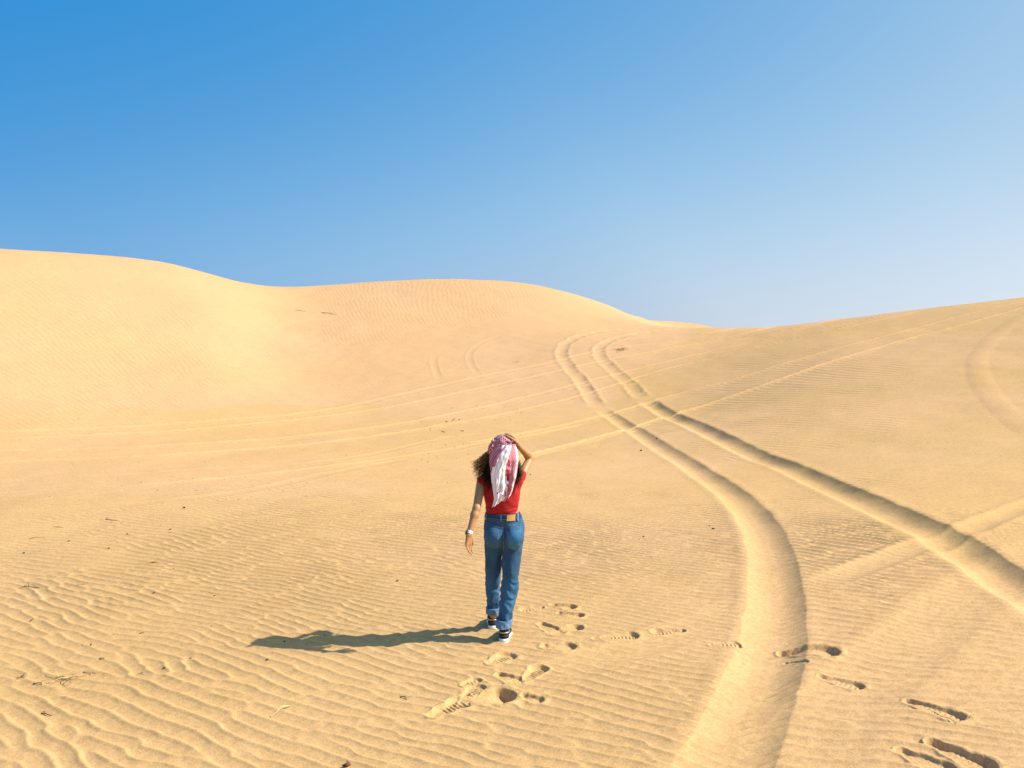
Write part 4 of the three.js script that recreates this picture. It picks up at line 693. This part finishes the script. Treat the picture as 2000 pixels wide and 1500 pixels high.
// dry grass and the plant on the far slope: a root with blades
function sprig(u, v, wide, n, mat, label, name, cat) {
  const O = onSand(u, v), g = new THREE.Group(), d = Math.hypot(O.x, O.z), w = wide / F * d; g.position.copy(O);
  for (let i = 0; i < n; i++) { const a = bits() * 6.283, l = w * (0.3 + 0.5 * bits()), h = l * (0.05 + 0.25 * bits()), x0 = (bits() - 0.5) * w * 0.5, z0 = (bits() - 0.5) * w * 0.35, q = (x, z, e) => V(x, lie(O.x + x, O.z + z) - O.y + e, z); part('blade', stick([q(x0, z0, -0.003), q(x0 + Math.cos(a) * l * 0.5, z0 + Math.sin(a) * l * 0.5, h), q(x0 + Math.cos(a) * l, z0 + Math.sin(a) * l, h * 0.6)], w * 0.012 + 0.0008, w * 0.006), i % 3 ? mat : oliveM, g); }
  add(g, name, { label, category: cat });
}
sprig(128, 1325, 46, 13, strawM, 'largest tuft of dry grass in the line at lower left', 'dry_grass', 'dry grass');
sprig(142, 1319, 20, 6, oliveM, 'small dry grass clump joined to the right of the largest tuft', 'dry_grass', 'dry grass');
sprig(40, 1325, 26, 9, oliveM, 'dry grass tuft nearest the left edge', 'dry_grass', 'dry grass');
sprig(70, 1325, 12, 4, strawM, 'faint dry grass wisp between the two larger tufts', 'dry_grass', 'dry grass');
sprig(278, 1316, 11, 6, darkM, 'small dark upright tuft right of the forked straw', 'dry_grass', 'dry grass');
sprig(147, 1392, 9, 4, darkM, 'tiny dark tuft right of the knotted twig', 'dry_grass', 'dry grass');
sprig(114, 1030, 16, 7, oliveM, 'dry sprig on the smooth wheel lines at far left', 'dry_grass', 'dry grass');
sprig(1213, 684, 24, 16, greenM, 'low green plant beside the far curve of the wheel ruts', 'plant', 'plant');
sprig(1010, 707, 12, 5, oliveM, 'dry wisp on the far slope above the head', 'dry_grass', 'dry grass');
// stones, droppings and bark chips: irregular lumps
const lumps = Array.from({ length: 5 }, (_, k) => { const g = new THREE.IcosahedronGeometry(1, 2), p = g.attributes.position; for (let i = 0; i < p.count; i++) { const x = p.getX(i), y = p.getY(i), z = p.getZ(i), s = 1 + 0.32 * noise3(x * 1.2 + k * 9, y * 1.2, z * 1.2) + 0.12 * noise3(x * 3 + k, y * 3, z * 3); p.setXYZ(i, x * s, y * s * 0.62, z * s * 0.75); } g.computeVertexNormals(); return g; });
const lumpM = flat('dark pebble', [0.030, 0.020, 0.013], 0.85);
[[372, 1286, 5, 'dark pebble left of the shadow of the head'], [321, 1305, 7, 'flat dark pebble lower left of the shadow'], [522, 1289, 7, 'dark pebble just below the shadow of the head'], [634, 1241, 5, 'black pebble inside the shadow of the raised arm'], [556, 1253, 6, 'dark pebble inside the shadow of the back'],
  [413, 1223, 4, 'small pebble up and left of the shadow'], [419, 1164, 5, 'pebble half way up the left ripples'], [360, 992, 7, 'black pebble on the smooth band left of the hand'], [776, 1135, 7, 'dark pebble level with the knees, left of the legs'], [1393, 1033, 7, 'dark pebble left of the left rut'], [1386, 1027, 4, 'smaller pebble of the pair left of the rut'],
  [1257, 1048, 5, 'small pebble alone between the hips and the rut'], [1252, 880, 7, 'dark pebble between the arm and the far rut'], [1283, 857, 5, 'dark pebble on the edge of the far left rut'], [1036, 927, 5, 'dark pebble beside the right shoulder'], [333, 1034, 5, 'dark pebble right of the long thin stem'], [249, 1043, 5, 'dark pebble below the long thin stem'], [213, 1071, 5, 'dark pebble in the upper left ripples'], [339, 1111, 5, 'dark pebble right of the short olive stem'], [301, 1158, 6, 'dark pebble below the short olive stem'], [47, 1080, 5, 'pebble by the broken line of stem'], [135, 1057, 5, 'pebble below the dry sprig at far left'], [872, 824, 5, 'pebble left of the slanting twig'], [897, 820, 5, 'pebble right of the slanting twig'],
].forEach(([u, v, w, label], k) => { const p = onSand(u, v), s = w / F * Math.hypot(p.x, p.z) * 0.34, m = new THREE.Mesh(lumps[k % 5], lumpM); m.scale.set(s * 1.1, s, s); m.rotation.y = k * 1.7; m.position.copy(p).add(V(0, s * 0.25, 0)); add(m, 'pebble', { label, category: 'pebble' }); });
{ // broken chip of bark at the lower edge of the picture
  const p = onSand(676, 1497), g = new THREE.Group(); g.position.copy(p).add(V(0, 0.012, 0)); g.rotation.set(0.3, 0.6, 0.35);
  const chip = (seed, w, h, t) => cloth((u, v) => { const a = (u - 0.5) * 2.2; return [Math.sin(a) * w + 0.004 * noise2(u * 4 + seed, v * 3), (0.5 - v) * h + 0.004 * noise2(u * 5, v * 4 + seed), Math.cos(a) * w * 0.6 + 0.002 * noise2(u * 9, v * 9)]; }, 12, 10, t, (u, v) => [u, v]);
  part('outer_bark', chip(1, 0.020, 0.042, 0.004), lumpM, g); const inner = part('inner_wood', chip(5, 0.015, 0.036, 0.004), flat('brown wood', [0.16, 0.09, 0.05], 0.8), g); inner.position.set(0.006, 0.002, 0.004);
  add(g, 'bark_chip', { label: 'dark curled chip of bark at the lower edge of the picture', category: 'bark' });
}
{ // the countless specks of dry litter
  const r = rng(1234), N = 480, mesh = new THREE.InstancedMesh(lumps[1], flat('litter', [0.13, 0.085, 0.04], 0.9), N), M = new THREE.Matrix4(), Q = new THREE.Quaternion(), E = new THREE.Euler();
  let n = 0;
  const put = (u, v, px) => { const p = onSand(u, v), s = px / F * Math.hypot(p.x, p.z) * 0.4; E.set(r() - 0.5, r() * 6.3, r() - 0.5); M.compose(V(p.x, p.y + s * 0.15, p.z), Q.setFromEuler(E), V(s * (0.8 + 1.6 * r()), s * 0.6, s * 0.7)); mesh.setMatrixAt(n++, M); };
  while (n < 260) { const v = 930 + 330 * Math.pow(r(), 1.3), u = 900 * Math.pow(r(), 0.9); if (noise2(u * 0.006, v * 0.012) > -0.25 + 0.5 * r() - 0.2) put(u, v, 1.4 + 1.7 * r() * r()); }
  while (n < 340) put(820 + 200 * r(), 790 + 130 * r(), 1.5 + 1.4 * r());
  while (n < 410) put(r() * 2000, 760 + 640 * r(), 1.3 + 1.2 * r());
  while (n < N) put(500 + 700 * r(), 850 + 200 * r(), 1.4 + 1.2 * r());
  add(mesh, 'litter', { kind: 'stuff', label: 'tiny dark specks of dry plant litter strewn over the sand' });
}
renderer.render(scene, camera);
